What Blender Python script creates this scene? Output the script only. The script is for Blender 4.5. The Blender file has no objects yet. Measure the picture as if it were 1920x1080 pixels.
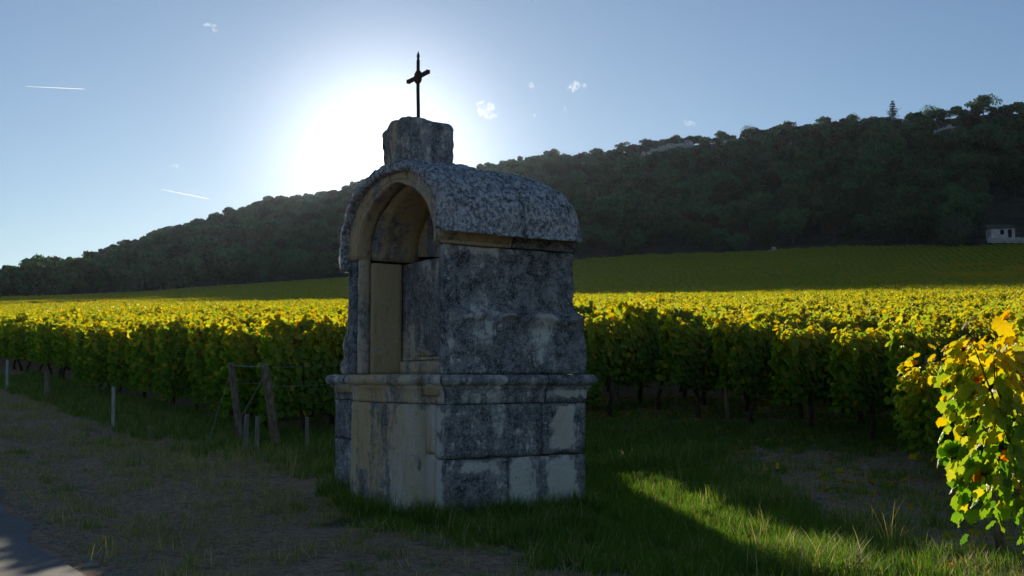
import bpy, bmesh, math, random
import numpy as np
from mathutils import Vector, Matrix, noise
random.seed(7); rng = np.random.default_rng(7)
PI = math.pi
sc = bpy.context.scene
COL = sc.collection

# ------------------------------------------------------------------ camera, sky, sun
EYE = 1.1
PITCH = math.atan(0.0825)
cam_d = bpy.data.cameras.new('camera'); cam = bpy.data.objects.new('camera', cam_d); COL.objects.link(cam)
cam_d.lens = 37.5; cam_d.sensor_width = 36; cam_d.clip_start = 0.1; cam_d.clip_end = 30000
cam.location = (0, 0, EYE); cam.rotation_euler = (PI/2 + PITCH, 0, 0)
sc.camera = cam

SUN = Vector((-0.1185, 0.9728, 0.1985)).normalized()
SUN_EL = math.asin(SUN.z); SUN_AZ = math.atan2(SUN.x, SUN.y)
world = bpy.data.worlds.new('World'); sc.world = world; world.use_nodes = True
wn = world.node_tree; wn.nodes.clear()
wo = wn.nodes.new('ShaderNodeOutputWorld'); bg = wn.nodes.new('ShaderNodeBackground')
sky = wn.nodes.new('ShaderNodeTexSky'); sky.sky_type = 'NISHITA'; sky.sun_disc = False
sky.sun_elevation = SUN_EL; sky.sun_rotation = SUN_AZ; sky.altitude = 250
sky.air_density = 1.0; sky.dust_density = 0.14; sky.ozone_density = 3.4
bg.inputs['Strength'].default_value = 0.083
hsv = wn.nodes.new('ShaderNodeHueSaturation'); hsv.inputs['Saturation'].default_value = .93; hsv.inputs['Value'].default_value = 1.0
wn.links.new(sky.outputs[0], hsv.inputs['Color']); wn.links.new(hsv.outputs[0], bg.inputs[0])
# the bright aureole of the veiled sun
tc = wn.nodes.new('ShaderNodeTexCoord')
dt = wn.nodes.new('ShaderNodeVectorMath'); dt.operation = 'DOT_PRODUCT'; dt.inputs[1].default_value = SUN
wn.links.new(tc.outputs['Generated'], dt.inputs[0])
def wmath(op, a, b=None):
    n = wn.nodes.new('ShaderNodeMath'); n.operation = op
    if hasattr(a, 'links'): wn.links.new(a, n.inputs[0])
    else: n.inputs[0].default_value = a
    if b is not None:
        if hasattr(b, 'links'): wn.links.new(b, n.inputs[1])
        else: n.inputs[1].default_value = b
    return n.outputs[0]
cl = wmath('MAXIMUM', dt.outputs['Value'], 0.0)
a1 = wmath('MULTIPLY', wmath('POWER', cl, 260.0), .75)
a2 = wmath('MULTIPLY', wmath('POWER', cl, 9000.0), 6.0)
a3 = wmath('MULTIPLY', wmath('POWER', cl, 8.0), 0.012)
glow = wn.nodes.new('ShaderNodeBackground'); glow.inputs[0].default_value = (1.0, 0.97, 0.92, 1)
wn.links.new(wmath('ADD', wmath('ADD', a1, a2), a3), glow.inputs[1])
ad = wn.nodes.new('ShaderNodeAddShader')
wn.links.new(bg.outputs[0], ad.inputs[0]); wn.links.new(glow.outputs[0], ad.inputs[1])
wn.links.new(ad.outputs[0], wo.inputs[0])

sd = bpy.data.lights.new('sun', 'SUN'); so = bpy.data.objects.new('sun', sd); COL.objects.link(so)
sd.energy = 5.0; sd.angle = math.radians(0.53); sd.color = (1.0, 0.87, 0.66)
so.rotation_euler = (-SUN).to_track_quat('-Z', 'Y').to_euler(); so.location = (0, 0, 30)

sc.view_settings.view_transform = 'Standard'; sc.view_settings.look = 'None'
sc.view_settings.exposure = 0.27; sc.view_settings.gamma = 1.0; sc.view_settings.use_curve_mapping = False
sc.cycles.max_bounces = 8; sc.cycles.diffuse_bounces = 3; sc.cycles.transmission_bounces = 4
sc.cycles.transparent_max_bounces = 16; sc.cycles.glossy_bounces = 2
sc.cycles.use_denoising = True
sc.cycles.sample_clamp_indirect = 4

# ------------------------------------------------------------------ helpers
def tag(o, label=None, cat=None, group=None, kind=None):
    if label: o['label'] = label
    if cat: o['category'] = cat
    if group: o['group'] = group
    if kind: o['kind'] = kind
    return o
def link(name, me, parent=None, mat=None, loc=None):
    o = bpy.data.objects.new(name, me); COL.objects.link(o)
    if mat is not None and len(me.materials) == 0: me.materials.append(mat)
    if parent is not None: o.parent = parent
    if loc is not None: o.location = loc
    return o
def empty(name, loc=(0, 0, 0), rz=0.0):
    o = bpy.data.objects.new(name, None); COL.objects.link(o); o.empty_display_size = .2
    o.location = loc; o.rotation_euler = (0, 0, rz); return o
def mesh(name, V, F, smooth=False, attrs=None, mat=None):
    me = bpy.data.meshes.new(name)
    if isinstance(F, np.ndarray):
        V = np.asarray(V, np.float32); n = F.shape[1]
        me.vertices.add(len(V)); me.vertices.foreach_set('co', V.ravel())
        me.loops.add(F.size); me.loops.foreach_set('vertex_index', F.astype(np.int32).ravel())
        me.polygons.add(len(F)); me.polygons.foreach_set('loop_start', np.arange(0, F.size, n, dtype=np.int32))
        me.update(calc_edges=True); me.validate()
    else:
        me.from_pydata([tuple(v) for v in V], [], F); me.update()
    if smooth: me.polygons.foreach_set('use_smooth', [True]*len(me.polygons))
    for k, a in (attrs or {}).items():
        at = me.attributes.new(k, 'FLOAT', 'POINT'); at.data.foreach_set('value', np.asarray(a, np.float32))
    if mat: me.materials.append(mat)
    return me
def fb(p, scale=1.0, octv=4):
    return noise.fractal(Vector(p)*scale, 1.0, 2.0, octv)

class NT:
    """small node-tree writer"""
    def __init__(s, name):
        s.m = bpy.data.materials.new(name); s.m.use_nodes = True; s.t = s.m.node_tree; s.t.nodes.clear()
        s.out = s.t.nodes.new('ShaderNodeOutputMaterial')
    def n(s, ty, **kw):
        nd = s.t.nodes.new(ty)
        for k, v in kw.items():
            if k[0] == '_':
                setattr(nd, k[1:], v)
            else:
                key = k.replace('__', ' ')
                s.put(nd.inputs[key], v)
        return nd
    def put(s, inp, v):
        if isinstance(v, bpy.types.NodeSocket): s.t.links.new(v, inp)
        else: inp.default_value = v
    def math(s, op, a, b=0.0, c=None):
        nd = s.t.nodes.new('ShaderNodeMath'); nd.operation = op
        s.put(nd.inputs[0], a); s.put(nd.inputs[1], b)
        if c is not None: s.put(nd.inputs[2], c)
        return nd.outputs[0]
    def ss(s, v, lo, hi):
        nd = s.t.nodes.new('ShaderNodeMapRange'); nd.interpolation_type = 'SMOOTHSTEP'
        s.put(nd.inputs[0], v); nd.inputs[1].default_value = lo; nd.inputs[2].default_value = hi
        return nd.outputs[0]
    def mix(s, f, a, b):
        nd = s.t.nodes.new('ShaderNodeMix'); nd.data_type = 'RGBA'
        s.put(nd.inputs[0], f); s.put(nd.inputs[6], a if isinstance(a, bpy.types.NodeSocket) else (*a, 1)); s.put(nd.inputs[7], b if isinstance(b, bpy.types.NodeSocket) else (*b, 1))
        return nd.outputs[2]
    def noise(s, vec, scale, detail=6, rough=.6, scl=None, dist=0.0):
        if scl:
            mp = s.t.nodes.new('ShaderNodeMapping'); mp.inputs['Scale'].default_value = scl; s.put(mp.inputs[0], vec); vec = mp.outputs[0]
        nd = s.t.nodes.new('ShaderNodeTexNoise'); s.put(nd.inputs['Vector'], vec)
        nd.inputs['Scale'].default_value = scale; nd.inputs['Detail'].default_value = detail
        nd.inputs['Roughness'].default_value = rough; nd.inputs['Distortion'].default_value = dist
        return nd.outputs[0]
    def attr(s, name):
        nd = s.t.nodes.new('ShaderNodeAttribute'); nd.attribute_name = name; return nd.outputs['Fac']
    def obj(s): return s.t.nodes.new('ShaderNodeTexCoord').outputs['Object']
    def pos(s): return s.t.nodes.new('ShaderNodeNewGeometry').outputs['Position']
    def bump(s, h, strength=.5, dist=.02):
        nd = s.t.nodes.new('ShaderNodeBump'); s.put(nd.inputs['Height'], h)
        nd.inputs['Strength'].default_value = strength; nd.inputs['Distance'].default_value = dist; return nd.outputs[0]
    def bsdf(s, col, rough=.9, normal=None, spec=.2, metal=0):
        nd = s.t.nodes.new('ShaderNodeBsdfPrincipled')
        s.put(nd.inputs['Base Color'], col if isinstance(col, bpy.types.NodeSocket) else (*col, 1)); s.put(nd.inputs['Roughness'], rough)
        nd.inputs['Specular IOR Level'].default_value = spec; nd.inputs['Metallic'].default_value = metal
        if normal is not None: s.put(nd.inputs['Normal'], normal)
        return nd.outputs[0]
    def done(s, sh):
        s.t.links.new(sh, s.out.inputs[0]); return s.m

# ------------------------------------------------------------------ materials
def stone_mat(name, crust=.5, tan=.5, vault=False, DK=(.045, .047, .05)):
    t = NT(name); o0 = t.obj(); rnd = t.n('ShaderNodeObjectInfo').outputs['Random']
    ad_ = t.n('ShaderNodeVectorMath', _operation='ADD'); t.put(ad_.inputs[0], o0); cm = t.n('ShaderNodeCombineXYZ', X=t.math('MULTIPLY', rnd, 9.0), Y=t.math('MULTIPLY', rnd, 5.0), Z=t.math('MULTIPLY', rnd, 7.0)); t.put(ad_.inputs[1], cm.outputs[0]); o = ad_.outputs[0]
    clean = t.attr('clean')
    big = t.noise(o, 1.7, 5, .6)
    streak = t.noise(o, 2.6, 7, .68, (2.2, 2.2, .42), .4)
    fine = t.noise(o, 22, 8, .72)
    finer = t.noise(o, 75, 5, .7)
    tint = t.noise(o, 1.3, 4, .6, (1, 1, .5))
    lime = t.mix(t.ss(t.math('ADD', tint, (tan-.5)*.5), .38, .62), (.66, .64, .60), (.62, .47, .27))
    lime = t.mix(t.math('MULTIPLY', t.ss(t.noise(o, 5, 6, .7, (3, 3, .35)), .5, .72), min(1, tan*1.4)), lime, (.50, .31, .14))
    lime = t.mix(t.math('MULTIPLY', t.ss(finer, .4, .7), .4), lime, (.22, .20, .17))
    # dark biological crust, running down in streaks, broken by speckle
    m = t.math('ADD', t.math('MULTIPLY', streak, .65), t.math('MULTIPLY', big, .45))
    m = t.math('ADD', m, t.math('MULTIPLY', t.math('SUBTRACT', fine, .5), .55))
    m = t.math('ADD', m, (crust-.5)*.45)
    m = t.math('ADD', m, t.math('MULTIPLY', t.math('SUBTRACT', rnd, .5), .08))
    m = t.math('SUBTRACT', m, t.math('MULTIPLY', clean, .29))
    mask = t.ss(m, .46, .60)
    dark = t.mix(t.ss(t.math('ADD', t.math('MULTIPLY', t.noise(o, 9, 7, .75), .36), t.math('ADD', t.math('MULTIPLY', fine, .32), t.math('MULTIPLY', finer, .40))), .45, .64), DK, (.34, .345, .355))
    dark = t.mix(t.math('MULTIPLY', t.ss(t.noise(o, 4.2, 8, .8), .52, .66), .5), dark, (.36, .37, .39))
    col = t.mix(mask, lime, dark)
    # pale lichens, round and blotchy
    vo = t.n('ShaderNodeTexVoronoi', Vector=o, Scale=21.0); d = t.math('ADD', vo.outputs['Distance'], t.math('MULTIPLY', t.math('SUBTRACT', fine, .5), .9))
    zone = t.ss(t.noise(o, 3.1, 4, .6), .50, .66)
    lm = t.math('MULTIPLY', t.math('SUBTRACT', 1.0, t.ss(d, .12, .3)), zone)
    col = t.mix(t.math('MULTIPLY', lm, .85 if not vault else .95), col, (.55, .58, .60))
    lm2 = t.math('MULTIPLY', t.ss(t.noise(o, 34, 6, .75), .60, .68), t.ss(t.noise(o, 2.0, 3, .5), .42, .58))
    col = t.mix(t.math('MULTIPLY', lm2, .8), col, (.55, .57, .60))
    vo2 = t.n('ShaderNodeTexVoronoi', Vector=o, Scale=9.0); d2 = t.math('ADD', vo2.outputs['Distance'], t.math('MULTIPLY', t.math('SUBTRACT', fine, .5), .5))
    col = t.mix(t.math('MULTIPLY', t.math('SUBTRACT', 1.0, t.ss(d2, .04, .13)), .6), col, (.30, .17, .06))
    if vault:
        vm = t.ss(t.noise(o, 26, 9, .8, (1.3, .8, 1)), .44, .58)
        col = t.mix(t.math('MULTIPLY', vm, .9), col, (.68, .70, .73))
        vm3 = t.ss(t.noise(o, 17, 9, .78), .54, .64)
        col = t.mix(t.math('MULTIPLY', vm3, .85), col, (.035, .038, .045))
    h = t.math('ADD', t.math('MULTIPLY', fine, .9), t.math('MULTIPLY', finer, .35))
    h = t.math('ADD', h, t.math('MULTIPLY', lm, .25))
    return t.done(t.bsdf(col, .92, t.bump(h, .75, .022 if not vault else .04), .15))
M_FRONT = stone_mat('limestone front', .37, .62)
M_SIDE = stone_mat('limestone side crusted', .72, .0, False, (.036, .039, .046))
M_LOW = stone_mat('limestone base side', .64, .12, False, (.038, .042, .05))
M_NICHE = stone_mat('limestone sheltered', .36, .95)
M_BACK = stone_mat('limestone niche back', .50, .6)
M_ROOF = stone_mat('limestone roof lichened', .80, .45, True)
M_TOP = stone_mat('limestone top', .62, .60)

def iron_mat():
    t = NT('rusted iron'); o = t.obj(); n = t.noise(o, 60, 6, .7)
    return t.done(t.bsdf(t.mix(n, (.03, .022, .018), (.12, .065, .035)), .8, t.bump(n, .5, .003), .3, .3))
M_IRON = iron_mat()

def leaf_mat(name, ramp, trans=.55, tsat=1.6, gloss=.45, spec=.25, noise_sc=None):
    t = NT(name); a = t.attr('tint')
    cr = t.n('ShaderNodeValToRGB', Fac=a); el = cr.color_ramp.elements
    while len(el) > 1: el.remove(el[-1])
    el[0].position = ramp[0][0]; el[0].color = (*ramp[0][1], 1)
    for p, c in ramp[1:]: e = el.new(p); e.color = (*c, 1)
    col = cr.outputs[0]
    if noise_sc:
        r = t.n('ShaderNodeObjectInfo').outputs['Random']
        hs = t.n('ShaderNodeHueSaturation', Color=col, Hue=t.math('ADD', t.math('MULTIPLY', r, noise_sc), .5-noise_sc*.62),
                 Value=t.math('ADD', t.math('MULTIPLY', r, 1.0), .55)); col = hs.outputs[0]
    tr = t.n('ShaderNodeHueSaturation', Color=col, Saturation=1.12, Value=tsat)
    b = t.bsdf(col, gloss, None, spec)
    tl = t.n('ShaderNodeBsdfTranslucent', Color=tr.outputs[0]).outputs[0]
    mx = t.n('ShaderNodeMixShader'); mx.inputs[0].default_value = trans
    t.t.links.new(b, mx.inputs[1]); t.t.links.new(tl, mx.inputs[2])
    return t.done(mx.outputs[0])
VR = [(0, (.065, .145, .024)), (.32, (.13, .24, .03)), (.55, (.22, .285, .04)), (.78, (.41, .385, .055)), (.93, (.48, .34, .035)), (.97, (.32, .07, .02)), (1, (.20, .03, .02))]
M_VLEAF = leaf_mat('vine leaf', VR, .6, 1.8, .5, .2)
GR = [(0, (.05, .12, .025)), (.5, (.12, .21, .03)), (.8, (.27, .27, .06)), (1, (.48, .39, .22))]
M_GRASS = leaf_mat('grass blade', GR, .5, 1.6, .55, .12)
TR = [(0, (.022, .055, .024)), (.5, (.06, .115, .045)), (.85, (.11, .165, .055)), (1, (.18, .17, .06))]
M_TREE = leaf_mat('tree foliage', TR, .35, 1.4, .7, .1, .11)
M_RUST = leaf_mat('autumn foliage', [(0, (.05, .045, .02)), (.5, (.085, .055, .022)), (1, (.11, .075, .03))], .3, 1.3, .7, .1)
M_OLIVE = leaf_mat('pale foliage', [(0, (.05, .075, .04)), (.5, (.09, .12, .06)), (1, (.13, .16, .08))], .3, 1.2, .7, .1)
M_SCRUB = leaf_mat('scrub foliage', [(0, (.05, .05, .03)), (.5, (.08, .075, .045)), (1, (.11, .08, .05))], .3, 1.2, .7, .1)
def wood(name, a, b, s=40):
    t = NT(name); o = t.obj(); n = t.noise(o, s, 6, .7, (1, 1, .12))
    return t.done(t.bsdf(t.mix(t.ss(n, .35, .65), a, b), .9, t.bump(n, .7, .008), .15))
M_BARK = wood('vine bark', (.025, .018, .013), (.10, .075, .055))
M_TBARK = wood('tree bark', (.06, .05, .045), (.16, .14, .12), 5)
M_POST = wood('weathered wood', (.10, .075, .05), (.27, .22, .16))
M_STAKE = wood('pale stake', (.28, .28, .27), (.48, .48, .46))
M_STUB = wood('grey stake', (.13, .12, .11), (.26, .24, .21))
M_CANE = wood('vine cane', (.10, .045, .02), (.22, .10, .05))
def plain(name, c, r=.8, spec=.2, metal=0, sc_=8, var=.25):
    t = NT(name); n = t.noise(t.obj(), sc_, 6, .65)
    c2 = tuple(x*(1-var*1.5) for x in c)
    return t.done(t.bsdf(t.mix(t.ss(n, .3, .7), c2, c), r, t.bump(n, .4, .02), spec, metal))
M_WIRE = plain('galvanised wire', (.35, .35, .35), .5, .4, .6)
M_PEBBLE = plain('limestone pebble', (.34, .31, .27), .9, .15, 0, 6, .35)
M_CLIFF = plain('limestone cliff', (.62, .60, .57), .95, .1, 0, .6, .45)
M_HUT = plain('lime rendered wall', (.62, .60, .58), .9, .15, 0, 1.2, .3)
M_SLATE = plain('stone slate roof', (.16, .15, .15), .9, .15, 0, 2, .4)
M_HEDGE = None
M_DARK = plain('dark opening', (.012, .012, .013), .9, .1, 0)
M_FLOWER = plain('yellow petals', (.75, .5, .03), .6)

def ground_mat():
    t = NT('ground'); p = t.pos()
    g = t.attr('grassy'); st = t.attr('stony'); far = t.attr('far'); wo_ = t.attr('wood')
    n1 = t.noise(p, 1.2, 8, .65); n2 = t.noise(p, 14, 8, .7); n3 = t.noise(p, 70, 4, .7)
    dirt = t.mix(t.ss(n2, .3, .7), (.18, .10, .06), (.44, .29, .18))
    dirt = t.mix(t.math('MULTIPLY', t.ss(n3, .52, .66), .7), dirt, (.50, .45, .38))
    straw = t.ss(t.noise(p, 9, 8, .8, (1, 2.2, 1), 1.5), .50, .66)
    dirt = t.mix(t.math('MULTIPLY', straw, .5), dirt, (.42, .35, .25))
    vor = t.n('ShaderNodeTexVoronoi', Vector=p, Scale=26.0)
    dirt = t.mix(t.math('MULTIPLY', t.math('MULTIPLY', t.math('SUBTRACT', 1.0, t.ss(vor.outputs['Distance'], .18, .34)), st), .75), dirt, (.30, .28, .25))
    green = t.mix(t.ss(n2, .35, .65), (.035, .06, .02), (.10, .12, .045))
    gm = t.ss(t.math('ADD', g, t.math('MULTIPLY', t.math('SUBTRACT', n1, .5), 1.1)), .38, .62)
    col = t.mix(gm, dirt, green)
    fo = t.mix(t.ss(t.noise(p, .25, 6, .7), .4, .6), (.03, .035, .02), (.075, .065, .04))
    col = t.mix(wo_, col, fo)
    h = t.math('ADD', n2, t.math('MULTIPLY', n3, .4))
    return t.done(t.bsdf(col, .95, t.bump(h, .8, .03), .1))
M_GROUND = ground_mat()
def road_mat():
    t = NT('asphalt'); p = t.pos(); n = t.noise(p, 160, 3, .7); b = t.noise(p, 1.5, 6, .6)
    c = t.mix(t.ss(n, .4, .7), (.09, .088, .09), (.30, .29, .285)); c = t.mix(t.math('MULTIPLY', t.ss(b, .4, .7), .5), c, (.10, .09, .08))
    return t.done(t.bsdf(c, .85, t.bump(n, .6, .006), .25))
M_ROAD = road_mat()

# ------------------------------------------------------------------ terrain
TP = math.tan(PITCH)
def ev(v):     # slope (height over depth) seen at picture row v, for laying out the hill's profile
    q = (540-v)/2000; return (q+TP)/(1-q*TP)
UF = np.array([-400, 0, 300, 640, 900, 1080, 1200, 1400, 1600, 1920, 2400.])
FV = np.array([560, 557, 545, 520, 499, 485, 477, 470, 460, 457, 452.])
FD = np.array([240, 260, 300, 330, 320, 290, 285, 270, 250, 230, 215.])
UR = np.array([-400, -60, 0, 100, 200, 300, 400, 500, 600, 640, 700, 780, 850, 900, 1000, 1085, 1150, 1200, 1260, 1330, 1400, 1500, 1560, 1640, 1690, 1770, 1840, 1920, 2400.])
RV = np.array([590, 572, 560, 523, 484, 451, 424, 390, 379, 371, 350, 343, 343, 327, 313, 301, 289, 281, 272, 270, 262, 247, 243, 240, 232, 226, 216, 211, 190.])  # ridge hidden behind the shrine is shaped low to let sun reach the field
RD = np.interp(UR, [-400, 0, 300, 600, 880, 1000, 1100, 1200, 1400, 1600, 1920, 2400], [600, 700, 900, 1000, 950, 850, 720, 610, 520, 480, 430, 400])
FE = ev(FV); RE = ev(RV)
TF = (UF-960)/2010; TRt = (UR-960)/2010
_r = np.random.default_rng(3)
def vnoise(x, y, s, seed=0):
    x = np.asarray(x)/s+seed*17.3; y = np.asarray(y)/s-seed*9.1
    return (np.sin(x*1.7+np.sin(y*1.3))*np.cos(y*1.9+1.3*np.sin(x*.7)) + .5*np.sin(x*3.9+2.1*np.cos(y*2.3)+1)*np.sin(y*4.3-.6*x))/1.5
def ground_np(X, Y, relief=True):
    X = np.asarray(X, float); Y = np.asarray(Y, float)
    r = np.hypot(X, Y); phi = np.arctan2(X, Y); lim = math.radians(36)
    pc = np.clip(phi, -lim, lim); t = np.tan(pc); D = r*np.cos(pc)
    D = np.maximum(D, .01)
    fade = np.clip((math.radians(115)-np.abs(phi))/math.radians(75), 0, 1); fade = fade*fade*(3-2*fade)
    k = .0800+.0115*np.clip(t, -.8, .8)/.48
    s = np.maximum(D-8.5, 0); near = k*(s*s/(s+1.6)) * 1.0
    fd = np.interp(t, TF, FD); fz = EYE+np.interp(t, TF, FE)*fd-1.3
    rd = np.interp(t, TRt, RD); rz = EYE+np.interp(t, TRt, RE)*rd
    z115 = k*(115-8.5)*(106.5/108.1)
    w = np.clip((D-115)/(fd-115), 0, 1)
    sl0 = k*(fd-115)
    mid = z115 + sl0*w + (fz-z115-sl0)*w**1.7
    w2 = np.clip((D-fd)/(rd-fd), 0, 1)
    hill = fz+(rz-fz)*(w2**.92)
    w3 = np.clip((D-rd)/900, 0, 1)
    back = rz*(1-w3*w3*(3-2*w3)*.9)
    z = np.where(D < 115, near, np.where(D < fd, mid, np.where(D < rd, hill, back)))
    if relief:
        z = z + np.where(D > fd, vnoise(X, Y, 45, 1)*3.0*np.clip(np.minimum((D-fd)/60, (rd-D)/60), 0, 1), 0)
        z = z + .35*vnoise(X, Y, 30, 2)*np.clip((D-40)/60, 0, 1)
    z = z*fade
    if relief:
        nf = np.clip((60-r)/30, 0, 1)
        z = z + nf*(.02*vnoise(X, Y, 1.1, 3)+.012*vnoise(X, Y, .37, 4)+.03*vnoise(X, Y, 3.7, 5))
        q = RS(X, Y)  # wheel ruts of the track beside the shrine
        on = np.clip((r-3)/2, 0, 1)*nf
        z = z - on*.05*np.exp(-((q-2.1)/.28)**2) - on*.045*np.exp(-((q-3.5)/.28)**2)*(X < -1.7)
    return z
TH = math.atan2(.534, .845); CT, ST = math.cos(TH), math.sin(TH)
CX, CY = -.504, 8.06
def RS(X, Y): return X*CT+Y*ST            # distance from the road, across
def ground(x, y): return float(ground_np(np.array([x]), np.array([y]))[0])

def zones(X, Y):
    s = RS(X, Y); r = np.hypot(X, Y)
    g = np.clip((s-3.3+.5*vnoise(X, Y, 1.3, 8))/.7, 0, 1)
    g = np.where(X < -1.6, g*np.clip((s-4.15)/.5, 0, 1), g)
    rightdirt = np.clip((X-2.1+.02*(Y-8))/.5, 0, 1)*np.clip((14-Y)/2, 0, 1)
    st = rightdirt.copy()
    g = g*(1-.85*rightdirt)
    lim = np.clip((Y-13.5)/1.5, 0, 1); g = g*(1-.7*lim)
    g = g + (.26*np.exp(-((s-2.8)/.4)**2) + .30*np.exp(-((s-1.8)/.2)**2))*(.6+.8*vnoise(X, Y, .9, 21))
    gv = np.clip(1-np.abs(s-1.42)/.22, 0, 1); st = np.maximum(st, gv)
    st = np.maximum(st, .3*(s < 4.2))
    return np.clip(g, 0, 1), st
def build_ground():
    R = [0.6]
    while R[-1] < 4200: R.append(R[-1]*(1.016 if R[-1] < 40 else (1.02 if R[-1] < 1300 else 1.08)))
    R = np.array(R)
    a1 = np.radians(np.concatenate([np.arange(-34, 34, .3), np.arange(34, 326, 3.0)]))
    A, RR = np.meshgrid(a1, R); X = (RR*np.sin(A)); Y = (RR*np.cos(A))
    n, m = X.shape
    Z = ground_np(X, Y)
    V = np.stack([X, Y, Z], -1).reshape(-1, 3)
    i = np.arange(n-1)[:, None]; j = np.arange(m)[None, :]
    a = i*m+j; b = i*m+(j+1) % m; F = np.stack([a, b, b+m, a+m], -1).reshape(-1, 4)
    F = F[:, ::-1]
    # centre fan as quads is not needed: close with one n-gon-free cap
    V = np.vstack([V, [[0, 0, 0]]]); c = len(V)-1
    g, st = zones(V[:, 0], V[:, 1])
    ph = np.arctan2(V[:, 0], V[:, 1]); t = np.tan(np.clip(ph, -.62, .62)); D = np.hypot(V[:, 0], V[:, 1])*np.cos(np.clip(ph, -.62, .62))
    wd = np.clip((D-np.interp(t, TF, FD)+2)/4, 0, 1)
    me = mesh('ground', V, F, True, {'grassy': g, 'stony': st, 'far': D/1000, 'wood': wd}, M_GROUND)
    bm = bmesh.new(); bm.from_mesh(me); bm.verts.ensure_lookup_table()
    for k in range(m):
        bm.faces.new((bm.verts[c], bm.verts[(k+1) % m], bm.verts[k]))
    bm.to_mesh(me); bm.free()
    o = link('ground', me); tag(o, kind='structure')
build_ground()

def build_road():
    V = []; F = []; n = 120
    for i in range(n):
        q = -8+i*.75
        for j in range(9):
            s = -3.2+j*(1.22+3.2)/8
            if j == 8: s += .07*math.sin(q*3.1)+.05*math.sin(q*7.7+1)
            X = s*CT-q*ST; Y = s*ST+q*CT
            V.append((X, Y, ground(X, Y)+.05+(-.04 if j == 8 else 0)))
    for i in range(n-1):
        for j in range(8):
            a = i*9+j; F.append((a, a+1, a+10, a+9))
    tag(link('road', mesh('road', V, F, True, None, M_ROAD)), kind='structure')
build_road()

# ------------------------------------------------------------------ the wayside shrine
SHR = empty('wayside_shrine', (CX, CY, 0), TH)
tag(SHR, 'weathered grey limestone wayside shrine with arched niche and barrel roof, iron cross on top', 'shrine')
def soft_rects(p, rects):
    v = 0
    for (axis, lo, hi, z0, z1, w) in rects:
        c = p[axis]; e = .08; c += .045*fb((p[0]*2, p[1]*2, p[2]*6), 2.6, 3); w = w*(.85+.7*fb((p[0]+7, p[1], p[2]*.6), 9, 3))
        k = min(1, max(0, (c-lo)/e+.5))*min(1, max(0, (hi-c)/e+.5))*min(1, max(0, (p[2]-z0)/.05+.5))*min(1, max(0, (z1-p[2])/.05+.5))
        v = max(v, k*w)
    return v
CLEAN_SIDE = [(0, .1, 1.3, 1.12, 1.58, .12), (0, .14, .34, 1.55, 1.64, .45), (0, .40, .66, 1.56, 1.62, .4), (0, .78, 1.0, 1.53, 1.60, .4), (0, .05, .12, 1.3, 1.38, .7), (0, .06, .16, 1.17, 1.24, .7), (0, .0, .08, 1.7, 2.1, .45), (0, 1.00, 1.20, .52, .86, 1.5), (0, .98, 1.19, .05, .43, 1.6), (0, .60, .74, .05, .45, 1.1), (0, .95, 1.32, .93, 1.0, 1.0),
              (0, .14, .5, .36, .45, 1.0), (0, .42, .56, .1, .40, .6), (0, .28, .4, .55, .62, .5), (0, .02, .06, .05, .9, .6), (0, .3, .46, 1.12, 1.5, .35), (0, .8, .93, 1.15, 1.5, .3), (0, .1, .8, 2.06, 2.16, .5)]
CLEAN_FRONT = [(1, 1.34, 1.43, .25, .86, 1.4), (1, 1.12, 1.24, .35, .86, 1.2), (1, .31, .52, .12, .84, 1.1), (1, .52, .64, .12, .5, .8), (1, .05, .28, .10, .84, 1.2), (1, .88, 1.0, 1.0, 1.04, .5), (1, 1.12, 1.42, .88, .95, .8)]
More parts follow.
